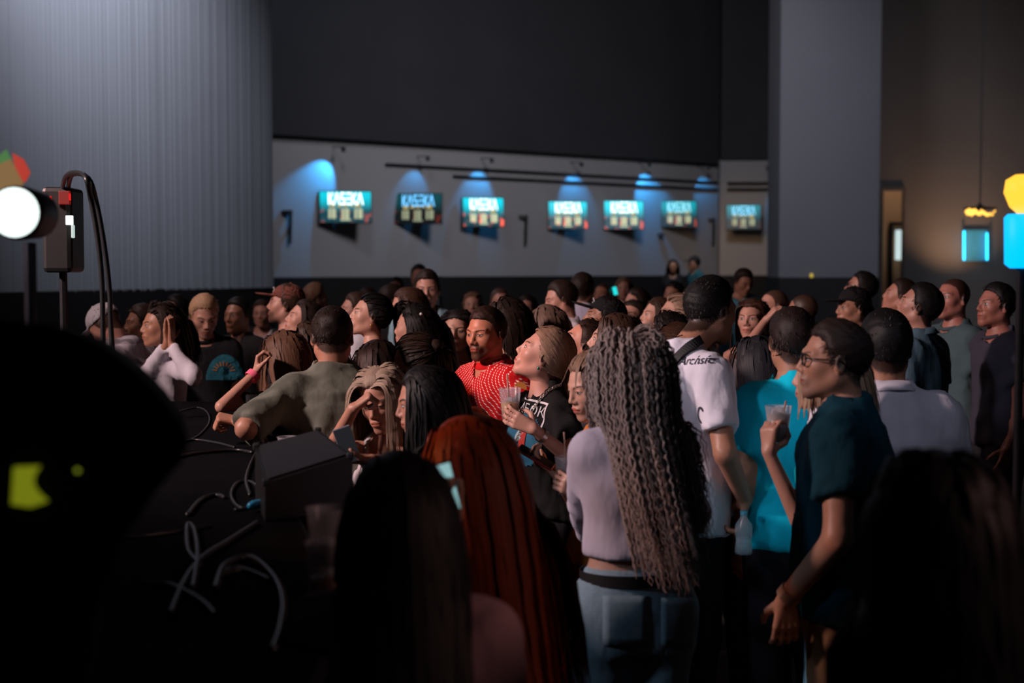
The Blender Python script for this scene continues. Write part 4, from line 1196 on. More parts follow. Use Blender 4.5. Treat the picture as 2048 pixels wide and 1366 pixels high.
flare([(-10, 318), (12, 299), (46, 366), (40, 392), (-10, 392)], glow('flare_amber', (.22, .12, .035), .9), 'amber_flare')
flare([(-10, 318), (12, 299), (22, 318), (-10, 332)], glow('flare_green', (.02, .22, .08), .9), 'green_flare')
flare([(24, 306), (46, 318), (60, 345), (50, 364), (46, 364), (30, 334)], glow('flare_red', (.45, .03, .01), .9), 'red_flare')
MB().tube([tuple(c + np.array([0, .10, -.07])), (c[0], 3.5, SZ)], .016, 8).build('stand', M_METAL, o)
o = empty('effect_lamp', (at(130, 600, 6.2)[0], 6.2, SZ)); tag(o, 'small white effect lamp with a red light on a thin stand', 'lamp')
for a_, b_, nm_, mat in (((132, 431), (146, 450), 'white_lens', glow('lamp_white', (.86, 1.0, .96), 1.25)), ((143, 450), (149, 476), 'white_strip', glow('strip_white', (.6, .75, .72), .8)), ((118, 382), (141, 409), 'red_panel', glow('red_panel', (.30, .012, .008), .5)), ((137, 386), (141, 402), 'red_line', glow('red_line', (.8, .02, .02), .9)), ((100, 392), (103, 405), 'red_line', glow('red_line', (.8, .02, .02), .9))):
    p, q = at(*a_, 6.17), at(*b_, 6.17)
    MB().box(tuple((p + q) / 2), (q[0] - p[0], .02, p[2] - q[2]), None, .003).build(nm_, mat, o)
p, q = at(96, 376, 6.3), at(158, 545, 6.3)
MB().box(tuple((p + q) / 2), (q[0] - p[0], .2, p[2] - q[2]), None, .02).build('housing', M_PLASTIC, o)
MB().tube([(q[0] - .07, 6.3, q[2]), (q[0] - .07, 6.3, SZ)], .018, 8).build('stand', M_METAL, o)
for k, pts in enumerate(([(150, 345), (168, 350), (182, 400), (196, 480), (204, 560), (206, 650)], [(156, 345), (176, 356), (194, 410), (210, 500), (220, 590), (222, 650)])):
    P3 = [tuple(at(124 + 12 * k, 382, 6.28)), tuple(at(134 + 10 * k, 350, 5.9))] + [tuple(at(*p, 5.2 + .1 * k)) for p in pts[1:]] + [(at(206 + 14 * k, 650, 5.2)[0], 5.2 + .1 * k, SZ + .01)]
    tag(MB().tube(smooth_path(P3, 6), .010, 7).build('hanging_cable', M_CABLE, None, True), ['left one of two dark cables hanging in an arc over the stage', 'right one of two dark cables hanging in an arc over the stage'][k], 'cable', 'hanging cables')

# ------------------------------------------------------------------ things held and prints
def cup(label, base, h=.12, r0=.030, r1=.042, fill=.6, drink=(.62, .36, .10), straw=None, slice_=False, tilt=(0, 0)):
    o = empty('drink_cup', tuple(base)); tag(o, label, 'cup')
    M3 = Matrix.Rotation(tilt[0], 3, 'Y') @ Matrix.Rotation(tilt[1], 3, 'X')
    MB().lathe([(.001, 0), (r0, 0), (r1, h), (r1 + .0025, h + .002), (r1 + .001, h + .004), (r1 - .001, h), (r0 - .001, .003), (.001, .003)], 24, M3, tuple(base)).build('cup_wall', glass('cup_plastic', (.80, .80, .86), .2, .24), o, True)
    rf = r0 + (r1 - r0) * fill
    MB().lathe([(.001, .004), (r0 - .003, .004), (rf - .003, h * fill), (.001, h * fill)], 20, M3, tuple(base)).build('drink', plain('drink_%.2f%.2f' % drink[:2], drink, .3, 0, .2, 40), o, True)
    if fill < .9:
        for k in range(4):
            p = Vector(base) + M3 @ Vector((.014 * math.cos(k * 1.7), .014 * math.sin(k * 1.7), h * fill + .006 + .006 * (k % 2)))
            MB().box(tuple(p), (.018, .018, .018), Matrix.Rotation(k, 3, 'X') @ Matrix.Rotation(k * .7, 3, 'Z'), .003).build('ice_cube', glass('ice', (.85, .86, .9), .1, .45), o)
    if straw is not None:
        a = Vector(base) + M3 @ Vector((.0, 0, .01)); b = Vector(straw)
        MB().tube([a, b], .0034, 8).build('straw', plain('paper_straw', (.50, .28, .22), .6), o, True)
    if slice_:
        p = Vector(base) + M3 @ Vector((r1 * .95, -.004, h + .004))
        ring = [(.001, -.003), (.020, -.003), (.022, 0), (.020, .003), (.001, .003)]
        pts_ = [(.024 * math.cos(a), .024 * math.sin(a)) for a in np.linspace(-.35, math.pi - .35, 13)]
        MB().add([(p.x + x_, p.y - .003, p.z + z_) for x_, z_ in pts_] + [(p.x + x_, p.y + .003, p.z + z_) for x_, z_ in pts_], [tuple(range(13)), tuple(range(25, 12, -1))] + [(i, 13 + i, 13 + (i + 1) % 13, (i + 1) % 13) for i in range(13)]).build('orange_slice', plain('orange_flesh', (.62, .24, .04), .5), o)
    return o

def phone(label, c, U, V_, size=(.072, .148), body=(.03, .03, .035), screen_=None, cams=False):
    """U width axis, V_ length axis; the screen faces along cross(U, V_)"""
    U = Vector(U).normalized(); V_ = Vector(V_); V_ = (V_ - U * V_.dot(U)).normalized(); n = U.cross(V_)
    M3 = Matrix((U, V_, n)).transposed()
    o = empty('phone', tuple(c)); tag(o, label, 'phone')
    MB().box(tuple(c), (size[0], size[1], .009), M3, .003).build('case', plain('phone_case_%.2f' % body[0], body, .3, .2), o)
    MB().box(tuple(Vector(c) + n * .0050), (size[0] * .92, size[1] * .95, .001), M3).build('display', glow('display_%s' % label[:12], screen_[0], screen_[1]) if screen_ else plain('display_off', (.01, .01, .012), .1), o)
    if cams:
        b = Vector(c) - n * .006 + M3 @ Vector((size[0] * .22, size[1] * .34, 0))
        MB().box(tuple(b), (.030, .034, .004), M3, .002).build('camera_bump', plain('phone_silver', (.35, .36, .42), .25, .7), o)
        for k in (-1, 1): MB().lathe([(.006, -.002), (.006, .002), (.001, .002)], 10, M3 @ Matrix.Rotation(math.pi, 3, 'X'), tuple(b - n * .002 + M3 @ Vector((k * .0, k * .009, 0)))).build('camera_lens', plain('lens_black', (.01, .01, .012), .1), o)
    return o

def tips(B, side, back=.0):
    a = B.arms[0 if side == 'L' else 1]
    e = np.array([x[2] for x in a['prims'] if x[0] == 'f'])
    return B.toW((e.mean(0) - a['fd'] * back)[None])[0]
def bvh_of(V, Q):
    return BVHTree.FromPolygons([tuple(map(float, v)) for v in V], [tuple(map(int, q)) for q in Q])
def print_on(B, name, shapes, C, U, W_, n, mat, off=.004):
    """lay flat shapes (list of (verts2d, faces)) on the shirt along -n"""
    bv = getattr(B, 'bv', None) or bvh_of(B.topV, B.topQ); B.bv = bv
    U = Vector(U).normalized(); n = Vector(n).normalized(); Vv = n.cross(U).normalized()
    mb = MB()
    for vs, fs in shapes:
        out = []
        for v in vs:
            p = Vector(C) + U * v[0] * W_ + Vv * v[1] * W_
            hit = bv.ray_cast(p + n * .5, -n, 1.2)
            q = hit[0] + n * off if hit[0] is not None else p
            out.append(q)
        mb.add(out, fs)
    return mb.build(name, mat, B.top)
def hit_px(B, px, py):
    """point and normal of the shirt seen at a photograph pixel"""
    bv = getattr(B, 'bv', None) or bvh_of(B.topV, B.topQ); B.bv = bv
    o_ = Vector((0, 0, CAM_Z)); d_ = (Vector(at(px, py, 5.0)) - o_).normalized()
    h = bv.ray_cast(o_, d_, 60)
    return (h[0], h[1]) if h[0] is not None else (None, None)
def grid(x0, x1, y0, y1, nx, ny, keep=None):
    vs = [(x0 + (x1 - x0) * i / nx, y0 + (y1 - y0) * j / ny) for j in range(ny + 1) for i in range(nx + 1)]
    fs = [(j * (nx + 1) + i, j * (nx + 1) + i + 1, (j + 1) * (nx + 1) + i + 1, (j + 1) * (nx + 1) + i) for j in range(ny) for i in range(nx) if keep is None or keep((vs[j * (nx + 1) + i][0] + vs[(j + 1) * (nx + 1) + i + 1][0]) / 2, (vs[j * (nx + 1) + i][1] + vs[(j + 1) * (nx + 1) + i + 1][1]) / 2)]
    return vs, fs
def strap_on(B, name, pts, mat, wid=.02, thick=.004):
    """a band over the shirt through world points, pulled onto the cloth"""
    bv = getattr(B, 'bv', None) or bvh_of(B.topV, B.topQ); B.bv = bv
    out = []
    for p in smooth_path([(x, y, 0) for x, y in pts], 8):
        h = hit_px(B, p.x, p.y)
        if h[0] is not None: out.append((h[0] + h[1] * thick, h[1]))
    for _ in range(3):
        out = [((out[max(i - 1, 0)][0] + out[i][0] * 2 + out[min(i + 1, len(out) - 1)][0]) / 4, (out[max(i - 1, 0)][1] + out[i][1] * 2 + out[min(i + 1, len(out) - 1)][1]).normalized()) for i in range(len(out))]
    out = [(p + nn * .006, nn) for p, nn in out]
    vs = []; fs = []
    for i, (p, nn) in enumerate(out):
        t = (out[min(i + 1, len(out) - 1)][0] - out[max(i - 1, 0)][0]).normalized(); s_ = t.cross(nn).normalized() * wid / 2
        vs += [p - s_ + nn * thick, p + s_ + nn * thick, p + s_ - nn * thick, p - s_ - nn * thick]
    for i in range(len(out) - 1):
        for k in range(4): fs.append((i * 4 + k, i * 4 + (k + 1) % 4, i * 4 + 4 + (k + 1) % 4, i * 4 + 4 + k))
    return MB().add(vs, fs).build(name, mat, B.root)
def band(B, side, name, mat, w=.03, r=.034, back=.03):
    a = B.arms[0 if side == 'L' else 1]; u = unit(a['W'] - a['E'])
    p0 = B.toW((a['W'] - u * back)[None])[0]; p1 = B.toW((a['W'] - u * (back - w))[None])[0]
    return MB().tube([tuple(p0), tuple(p1)], r * (1 if B.m else .82), 14, False).build(name, mat, B.root, True)

# ------------------------------------------------------------------ the crowd
FAIR, PINK, TAN, DEEP = (.62, .38, .30), (.60, .35, .28), (.46, .25, .17), (.38, .20, .13)
BLK, DKB, BRN, LBR, BLD = (.012, .010, .010), (.030, .018, .013), (.065, .034, .020), (.15, .085, .05), (.36, .25, .17)
WHT, BLKC, LIL, NAVY = (.72, .70, .76), (.012, .012, .014), (.52, .50, .62), (.02, .05, .08)
G1, G2, G3 = 'front row of the crowd', 'middle rows of the crowd', 'back rows of the crowd'
T = lambda k, c, p='plain': (k, c, p)

# --- in front
A1 = person('woman with very long straight black hair seen from behind, closest in front', (800, 1026, 2.72), 0, 10, sex='f', lod=1, hair=('long', (.012, .008, .008), .72, 1500, .018, 0, None, 0, (0, -.112, .045), .11), top=T('tee', (.42, .24, .26)), group=G1, s=1.04, width=1.12, armL=dict(w=at(770, 1290, 3.0), pw=(-.2, -.6, -1)))
A2 = person('woman with long copper red hair seen from behind in an amber dress', (932, 928, 3.6), 25, 40, -15, sex='f', lod=1, hair=('long', (.19, .032, .008), .78, 1500, .028), top=T('long', (.50, .24, .03)), bottom=(.45, .18, .02), group=G1, s=.96,
            armL=dict(w=at(905, 1040, 3.15), curl='phone', fd=(-.1, -.3, 1), pn=(0, -1, 0), world=True))
phone('glowing phone with a pale cyan screen between the black haired and red haired women', tuple(at(888, 975, 3.12)), (1, .1, .25), (-.3, -.2, 1), (.055, .115), (.03, .03, .035), ((.45, .82, .85), .55))

curly = person('woman with long crimped ash-grey locks, lilac top and light jeans', (1260, 748, 4.25), 8, 14, sex='f', lod=0, hair=('curly', (.27, .21, .19), .62, 620, .024, .0042, .0050), top=T('crop', (.58, .52, .62)), bottom=(.30, .42, .50), bkind='denim', hem=-.40, group=G1, s=1.0, tone=FAIR, folds=.5,
               armL=dict(w=at(1176, 1082, 4.62), pw=(-1, -.5, -.5)), armR=dict(w=at(1345, 1090, 4.6), pw=(1, -.5, -.5)))
bel = MB(); cc = curly.N
ring = []
for a in np.linspace(0, 2 * math.pi, 33):
    ring.append(tuple(curly.toW(vec(.160 * math.cos(a), .118 * math.sin(a), -.455)[None])[0]))
vs = []; fs = []
for i, p in enumerate(ring):
    vs += [(p[0], p[1], p[2] - .018), (p[0], p[1], p[2] + .018)]
for i in range(len(ring) - 1): fs.append((2 * i, 2 * i + 2, 2 * i + 3, 2 * i + 1))
bel.add(vs, fs).build('belt', plain('belt_leather', (.02, .018, .018), .45), curly.root, True)
bvj = bvh_of(curly.botV, curly.botQ)
def on_jeans(px, py, off):
    o_ = Vector((0, 0, CAM_Z)); d_ = (Vector(at(px, py, 5.0)) - o_).normalized(); h = bvj.ray_cast(o_, d_, 20)
    return (h[0] + h[1] * off) if h[0] is not None else None
for x0, x1, y0, y1 in ((1206, 1296, 1192, 1290), (1322, 1392, 1196, 1290)):
    vs = []; ok_ = True
    for off in (.0035, -.004):
        for j_ in range(7):
            for i_ in range(7):
                p = on_jeans(x0 + (x1 - x0) * i_ / 6, y0 + (y1 - y0) * j_ / 6 + (8 * (1 - abs(i_ - 3) / 3) if j_ == 6 else 0), off); ok_ = ok_ and p is not None; vs.append(p)
    if ok_:
        fs = [(b_ + j_ * 7 + i_, b_ + j_ * 7 + i_ + 7, b_ + j_ * 7 + i_ + 8, b_ + j_ * 7 + i_ + 1) if b_ == 0 else (b_ + j_ * 7 + i_ + 1, b_ + j_ * 7 + i_ + 8, b_ + j_ * 7 + i_ + 7, b_ + j_ * 7 + i_) for b_ in (0, 49) for j_ in range(6) for i_ in range(6)]
        rim = [i_ for i_ in range(7)] + [7 * j_ + 6 for j_ in range(1, 7)] + [42 + i_ for i_ in range(5, -1, -1)] + [7 * j_ for j_ in range(5, 0, -1)]
        fs += [(rim[k], rim[(k + 1) % len(rim)], rim[(k + 1) % len(rim)] + 49, rim[k] + 49) for k in range(len(rim))]
        MB().add(vs, fs).build('back_pocket', plain('denim_pocket', (.20, .285, .34), .85, 0, .2, 60), curly.bottom, True)
band(curly, 'L', 'bracelet', plain('silver_beads', (.75, .72, .74), .25, .9), .015, .036)

whiteT = person('tall man in a white printed t-shirt with a black cross-body strap', (1422, 622, 5.2), -56, -54, -6, sex='m', lod=0, tone=TAN, hair=('short', BLK, .022), top=T('tee', (.74, .73, .82)), bottom=(.008, .008, .010), group=G1, hem=-.66, width=1.0, sleeve=.72, headfwd=.10, folds=.75,
                armR=dict(w=at(1490, 1000, 5.0), pw=(-.3, -1, 0), curl='grip', fd=(-.1, .0, -1), pn=(-1, .2, 0), world=True), beard=.5)
print_on(whiteT, 'print_text', [text_geo('st & Archsic', 1.0)], hit_px(whiteT, 1372, 722)[0] or at(1372, 722, 5.1), (.64, -.77, .10), .042, (-.77, -.64, 0), plain('ink_dark', (.03, .03, .05), .8))
print_on(whiteT, 'print_text', [text_geo('ac', 1.0)], hit_px(whiteT, 1330, 714)[0] or at(1330, 714, 5.1), (.64, -.77, .10), .04, (-.77, -.64, 0), plain('ink_green', (.25, .52, .48), .8))
print_on(whiteT, 'print_mark', [([(x * (1 - .12) * .8, y) for x, y in ((.5 * math.cos(a), .5 * math.sin(a)) for a in np.linspace(.6, 5.2, 12))] + [(.32 * math.cos(a) * .8, .36 * math.sin(a)) for a in np.linspace(.6, 5.2, 12)], [(i, i + 1, i + 13, i + 12) for i in range(11)])], hit_px(whiteT, 1402, 830)[0] or at(1402, 830, 5.1), (.64, -.77, 0), .06, (-.77, -.64, 0), plain('ink_dark', (.03, .03, .05), .8))
strap_on(whiteT, 'bag_strap', [(1436, 676), (1424, 672), (1400, 680), (1370, 704), (1342, 736), (1318, 780), (1300, 830)], plain('strap_black', (.02, .022, .025), .7), .034)
bt = at(1487, 1108, 4.93)
o = empty('water_bottle', tuple(bt)); tag(o, 'clear plastic water bottle hanging in the tall man\'s hand', 'bottle')
MB().lathe([(.001, 0), (.028, 0), (.031, .01), (.030, .03), (.026, .05), (.031, .07), (.031, .10), (.012, .13), (.012, .145)], 20, None, tuple(bt)).build('bottle_wall', glass('bottle_clear', (.75, .85, .9), .05, .30), o, True)
MB().lathe([(.013, .137), (.013, .152), (.001, .153)], 14, None, tuple(bt)).build('bottle_top', plain('bottle_cap_blue', (.10, .45, .60), .4), o, True)
MB().lathe([(.001, .003), (.026, .003), (.028, .06), (.001, .062)], 16, None, tuple(bt)).build('water', glass('water', (.6, .7, .75), .05, .35), o, True)

cyanT = person('man in a bright cyan t-shirt with dark hair seen from behind', (1583, 684, 5.15), 14, 8, sex='m', lod=1, tone=TAN, hair=('short', (.028, .016, .014), .03), top=T('tee', (.0, .62, .85)), group=G1, bottom=(.02, .02, .03))
ggl = person('grey bearded man in black glasses, dark teal shirt and brown trousers', (1668, 722, 4.3), 72, 84, 2, sex='m', lod=0, tone=(.55, .30, .21), hair=('short', (.045, .028, .022), .028), beard=.55, browcol=(.16, .12, .10), glasses_=(.008, .008, .008), top=T('tee', (.004, .045, .068)), bottom=(.26, .13, .065), group=G1, hem=-.62, width=1.15, fat=.006,
             armL=dict(w=at(1574, 1196, 4.12), pw=(.3, -.6, -.2), fd=(0, .1, -1), pn=(0, 1, 0), world=True))
band(ggl, 'L', 'wristwatch', plain('watch_gold', (.75, .50, .36), .3, .7), .03, .037)
cupw = person('blonde woman half hidden behind the bearded man, holding up a plastic cup', (1650, 752, 4.68), 80, 75, 0, sex='f', lod=1, tone=PINK, hair=('long', BLD, .30), top=T('strap', (.0, .42, .55)), group=G1, bottom=(.08, .20, .28),
              armL=dict(w=at(1537, 905, 4.52), pw=(-.1, -.2, -1), curl='grip', fd=(.05, .1, 1), pn=(.75, .65, 0), world=True))
cup('plastic cup with a cloudy drink held up in front of the cyan shirt', at(1556, 885, 4.56), .115, .030, .042, .8, (.42, .40, .40), at(1572, 802, 4.58))
polo = person('man in a white polo shirt with a striped collar seen from behind', (1770, 696, 4.95), 6, 0, s=1.08, hs=1.07, sex='m', lod=1, tone=TAN, hair=('short', BLK, .022), top=T('polo', (.70, .68, .78)), group=G1, bottom=(.01, .01, .012), width=1.12)
A3 = person('added short woman with black hair in a black top, close at the lower right', (1868, 1040, 2.45), 10, 5, sex='f', lod=1, hair=('long', (.010, .008, .010), .45, 700, .03), top=T('long', (.008, .010, .014)), group=G1, bottom=(.01, .01, .012), s=.98)  # added figure, covers the pale polo where the crowd falls into shade

# --- centre
blonde = person('blonde woman in a black printed t-shirt gazing up with a drink in her hand', (1088, 712, 5.9), 118, 84, 27, sex='f', lod=0, tone=(.66, .40, .33), hair=('tail', (.30, .19, .13),   .36, 1400, .012, 0, None, 0, (0, -.115, -.035)), browcol=(.10, .055, .035), lip=1.0, top=T('tee', (.010, .010, .011)), group=G1, earring=('teal', (.05, .35, .33)), neckline=.01, hs=1.04, s=1.0,
                armL=dict(w=at(1068, 858, 5.46), pw=(.8, -.1, -1), curl='wrap', fd=(-.85, .1, .42), pn=(-.15, .9, .25), world=True))
cup('clear plastic cup of orange drink with straw and orange slice in the blonde\'s hand', at(1020, 838, 5.535), .118, .031, .043, .55, (.70, .36, .10), at(1014, 748, 5.56), True)
band(blonde, 'L', 'wristwatch', plain('watch_steel', (.60, .52, .50), .3, .8), .018, .036, .055)
cn = (-.72, -.70, .08)
cpos = at(1040, 822, 5.75)
print_on(blonde, 'print_text', [text_geo('ИБОК', 1.0)], at(1052, 820, 5.8), (.70, -.71, -.12), .058, cn, plain('print_white', (.75, .75, .78), .8))
print_on(blonde, 'print_frame', [grid(-.62, .62, .30, .36, 10, 1), grid(.60, .66, -.42, .36, 1, 8), grid(-.62, .62, -.42, -.38, 10, 1)], at(1050, 822, 5.8), (.70, -.71, -.12), .135, cn, plain('print_white', (.75, .75, .78), .8), .003)
print_on(blonde, 'print_panel', [grid(-.5, .5, -.5, .5, 26, 26, lambda x, y: x * x + y * y < .26)], at(1040, 880, 5.8), (.70, -.71, -.12), .21, cn, plain('print_blue', (.02, .16, .28), .8), .003)
print_on(blonde, 'print_shape', [grid(-.5, .5, -.5, .5, 4, 6)], at(1034, 868, 5.8), (.70, -.71, -.12), .05, cn, plain('print_pale', (.45, .62, .70), .8), .006)
print_on(blonde, 'print_shape', [grid(-.2, .2, -.5, .5, 2, 6)], at(1052, 875, 5.8), (.70, -.71, -.12), .09, cn, plain('print_red', (.55, .04, .03), .8), .006)
chn = [hit_px(blonde, p.x, p.y) for p in smooth_path([(1124, 768, 0), (1108, 776, 0), (1085, 797, 0), (1068, 820, 0), (1050, 852, 0), (1034, 884, 0), (1022, 910, 0)], 6)]
chn = [c_ for c_ in chn if c_[0] is not None]; ch = MB()
for i, (p, nn) in enumerate(chn):
    q = p + nn * .007
    t = (chn[min(i + 1, len(chn) - 1)][0] - chn[max(i - 1, 0)][0]).normalized(); s_ = t.cross(nn).normalized()
    if i % 2: s_ = (s_ + nn).normalized()
    lk = [q + t * .010 * math.cos(a) + s_ * .005 * math.sin(a) for a in np.linspace(0, 2 * math.pi, 9)]
    ch.tube(lk, .0016, 5, False)
ch.build('bag_chain', plain('chain_metal', (.70, .68, .62), .25, .9), blonde.root, True)

red = person('man with a goatee in a red and white striped shirt looking at the camera', (972, 668, 6.5), 128, 142, -4, sex='m', lod=0, tone=(.54, .28, .19), hair=('short', (.030, .017, .012), .008), beard=1.0, browcol=(.020, .012, .010), lid=.45, top=T('polo', (.52, .008, .012), 'stripe'), group=G1, width=1.06, fat=.006,
             armL=dict(w=at(985, 850, 6.05), pw=(.6, -.6, -1)), armR=dict(w=at(930, 850, 6.2), pw=(-1, .2, -.6)))
wb = person('dark haired woman in black right behind the striped shirt man', (1010, 648, 7.1), 60, 55, 8, sex='f', lod=1, hair=('back', DKB, .24), top=T('tank', BLKC), group=G2)
up1 = person('dark haired woman in profile with her chin raised left of the brown haired one', (1168, 690, 6.35), 75, 84, 26, sex='f', lod=1, tone=FAIR, hair=('back', DKB, .40), top=T('tank', (.25, .24, .22)), group=G2)
up2 = person('woman with straight chestnut hair in profile above the crimped locks', (1228, 686, 5.75), 70, 80, 12, sex='f', lod=0, tone=FAIR, hair=('long', (.085, .040, .026), .40), top=T('tee', (.05, .045, .05)), group=G2)
hid = person('woman glancing down beside the crimped locks with a drink and phone', (1186, 772, 4.95), 105, 118, -16, sex='f', lod=0, tone=FAIR, hair=('tail', (.17, .10, .065), .40, 900, .014), lip=1.3, lid=.6, top=T('tank', (.55, .16, .02)), bottom=(.45, .12, .02), group=G1,
             armL=dict(w=at(1168, 985, 4.72), pw=(.4, -.3, -1), curl='grip', fd=(-.75, -.1, .35), pn=(-.2, .95, .1), world=True), armR=dict(w=at(1112, 945, 4.92), pw=(.2, .3, -1), curl='phone', fd=(-.8, 0, .5), pn=(.2, .3, .9), world=True))
cup('plastic cup with a straw held in front of the lilac sleeve', at(1134, 988, 4.78), .125, .030, .042, .35, (.55, .45, .44), at(1128, 864, 4.80))
phone('dark red phone held flat below the drink with the orange slice', tuple(at(1072, 915, 4.90)), (.25, 1, .15), (-.85, 0, .45), (.070, .140), (.22, .02, .02))
lh = person('woman with light brown hair hidden behind the gazing blonde', (1090, 655, 7.4), 62, 60, 10, sex='f', lod=1, hair=('long', (.16, .10, .075), .40), top=T('tee', (.12, .12, .12)), group=G2)
w33 = person('man with cropped hair in a white t-shirt looking down to the left', (1122, 600, 9.0), 100, 96, -10, sex='m', lod=1, tone=PINK, hair=('short', (.035, .02, .015), .010), top=T('tee', (.66, .60, .64)), group=G2, lid=.5)
p34 = person('man in a lilac t-shirt turned away behind the cropped white-shirted man', (1166, 580, 10.2), -15, -25, sex='m', lod=1, tone=TAN, hair=('short', DKB, .02), top=T('tee', (.42, .40, .52)), group=G2)
capB = person('man in a black baseball cap peering over the women at the centre', (1208, 640, 7.5), 80, 88, 16, sex='m', lod=1, tone=TAN, hair=('short', BLK, .02), cap_=((.012, .012, .014), 0, (.6, .6, .6)), top=T('tee', BLKC), group=G2, beard=.5)
# --- far centre
person('man with a ruddy face far behind the black baseball cap', (1205, 590, 14), 150, 150, 5, sex='m', lod=2, tone=(.55, .28, .20), hair=('buzz', BRN), top=T('tee', (.1, .1, .12)), group=G3)
hoo = person('woman with long fair hair and a teal hooded top far at the centre', (1247, 577, 14.5), 170, 175, 0, sex='f', lod=2, tone=PINK, hair=('long', (.14, .09, .06), .45), top=T('hood', (.10, .22, .26)), group=G3, armR=dict(w=at(1230, 604, 14.1), pw=(-1, 0, -1), curl='grip', fd=(-.1, 0, 1), pn=(0, -1, 0), world=True))
phone('raised cyan lit phone in the far crowd', tuple(tips(hoo, 'R') + np.array([0, -.02, .02])), (1, 0, .25), (-.25, 0, 1), (.045, .085), (.03, .03, .035), ((.02, .80, .80), 1.0))
person('woman with dark hair and half seen forehead below the hooded woman', (1272, 606, 11), 110, 120, 5, sex='f', lod=2, tone=PINK, hair=('long', DKB, .40), top=T('tee', BLKC), group=G3)
person('round faced woman with dark hair looking up right of the black cap', (1264, 636, 9.4), 140, 145, 12, sex='f', lod=1, tone=PINK, hair=('long', DKB, .40), top=T('tee', (.06, .05, .06)), group=G2)
person('woman with tied brown hair looking left beside the blonde one', (1315, 634, 8.6), 90, 100, 10, sex='f', lod=1, tone=FAIR, hair=('long', BRN, .38), top=T('tank', (.05, .05, .06)), group=G2)
person('fair blonde woman in profile left of the tall white-shirted man', (1353, 630, 8.1), 82, 92, 10, sex='f', lod=1, tone=FAIR, hair=('tail', (.30, .20, .14), .30), top=T('tank', (.30, .28, .3)), group=G2)
person('black haired woman turned away below the fair blonde profile', (1334, 674, 7.0), 45, 50, 0, sex='f', lod=1, hair=('back', BLK, .35), top=T('tee', BLKC), group=G2)
person('brown haired woman turned away close to the white shirt shoulder', (1350, 700, 6.3), 30, 30, 0, sex='f', lod=1, hair=('bun', BRN, .20), top=T('tee', (.04, .035, .035)), group=G2)
person('woman with a shadowed face far left of the tall man\'s hair', (1347, 590, 12.5), 140, 140, 0, sex='f', lod=2, tone=TAN, hair=('long', BLK, .35), top=T('tee', BLKC), group=G3)
person('woman whose cheek shows just left of the tall man\'s hair', (1382, 605, 10.5), 100, 100, 10, sex='f', lod=2, tone=PINK, hair=('long', DKB, .35), top=T('tee', BLKC), group=G3)
person('young woman with parted dark hair facing the camera far behind', (1053, 617, 12.3), 165, 170, 4, sex='f', lod=2, tone=PINK, hair=('long', DKB, .38), top=T('tee', BLKC), group=G3)
person('pale woman with fair hair facing the camera far behind the striped shirt', (945, 611, 12.6), 175, 180, 4, sex='f', lod=2, tone=FAIR, hair=('tail', LBR, .25), top=T('tee', (.08, .08, .09)), group=G3)
person('man with a high forehead far behind the striped shirt man', (1000, 604, 11.5), 190, 195, -6, sex='m', lod=2, tone=PINK, hair=('buzz', BRN), top=T('tee', (.35, .38, .42)), group=G3)
# --- centre left
person('young man with curly hair in an open light blue shirt facing the camera', (854, 580, 9.3), 178, 182, -2, sex='m', lod=1, tone=PINK, hair=('quiff', (.030, .018, .013), .05), lid=.3, top=('jacket', (.22, .36, .42), 'plain', (.62, .60, .62)), group=G2)
person('man with dark hair far behind the curly haired young man', (838, 553, 14.5), 185, 190, 0, sex='m', lod=2, tone=TAN, hair=('short', BLK, .03), top=T('tee', (.2, .28, .33)), group=G3)
person('small figure with a pale forehead far behind on the left of centre', (792, 576, 16), 170, 180, 0, sex='m', lod=2, tone=PINK, hair=('short', DKB, .02), top=T('tee', BLKC), group=G3)
person('man with short dark hair turned right behind the straight haired girl', (786, 602, 10.6), -70, -75, -5, sex='m', lod=2, tone=PINK, hair=('short', DKB, .02), top=T('tee', BLKC), group=G2)
person('girl with long straight auburn hair below the curly haired young man', (814, 614, 8.7), 95, 104, -8, sex='f', lod=1, tone=PINK, hair=('long', (.080, .035, .022), .40), top=T('tee', BLKC), group=G2)
clip = person('woman with dark tied hair and a pearl clip seen from behind in a lilac top', (828, 656, 7.2), 50, 72, 2, sex='f', lod=1, tone=PINK, hair=('back', BLK, .42), top=T('tank', (.40, .36, .46)), group=G2)
MB().lathe([(.001, -.008), (.007, -.004), (.008, 0), (.007, .004), (.001, .008)], 10, None, tuple(at(842, 628, 7.08))).build('hair_clip', plain('pearl', (.8, .8, .78), .2), clip.root, True)
smile = person('smiling young woman with long black hair facing the camera', (914, 664, 7.6), 168, 172, 2, sex='f', lod=0, tone=FAIR, hair=('long', (.016, .012, .012), .46), lip=.9, smile=1.0, lid=.3, top=T('tank', BLKC), group=G2)
prof = person('woman in profile with a gold earring and dark swept-back hair', (740, 632, 7.4), 85, 102, 12, sex='f', lod=1, tone=FAIR, hair=('tail', BLK, .40), lip=.8, top=T('tank', (.55, .14, .10)), group=G2, earring=('gold', (.85, .45, .12)))
person('short haired man in profile just left of the woman with the gold earring', (711, 622, 9.6), 92, 98, 4, sex='m', lod=1, tone=PINK, hair=('short', BRN, .018), top=T('tee', WHT), group=G2)
person('man whose forehead shows above the gold earring woman', (735, 604, 12.5), 140, 150, 0, sex='m', lod=2, tone=PINK, hair=('short', DKB, .02), top=T('tee', BLKC), group=G3)
person('woman with straight dark hair seen from behind next to the green t-shirt', (754, 734, 6.3), 30, 30, -4, sex='f', lod=1, hair=('long', (.022, .014, .011), .45), top=T('tee', BLKC), group=G2)
person('woman with dark brown hair gathered up, above the black haired woman', (830, 726, 5.85), 60, 66, -6, sex='f', lod=1, tone=TAN, hair=('bun', (.040, .024, .017), .16), top=T('tee', BLKC), group=G2)
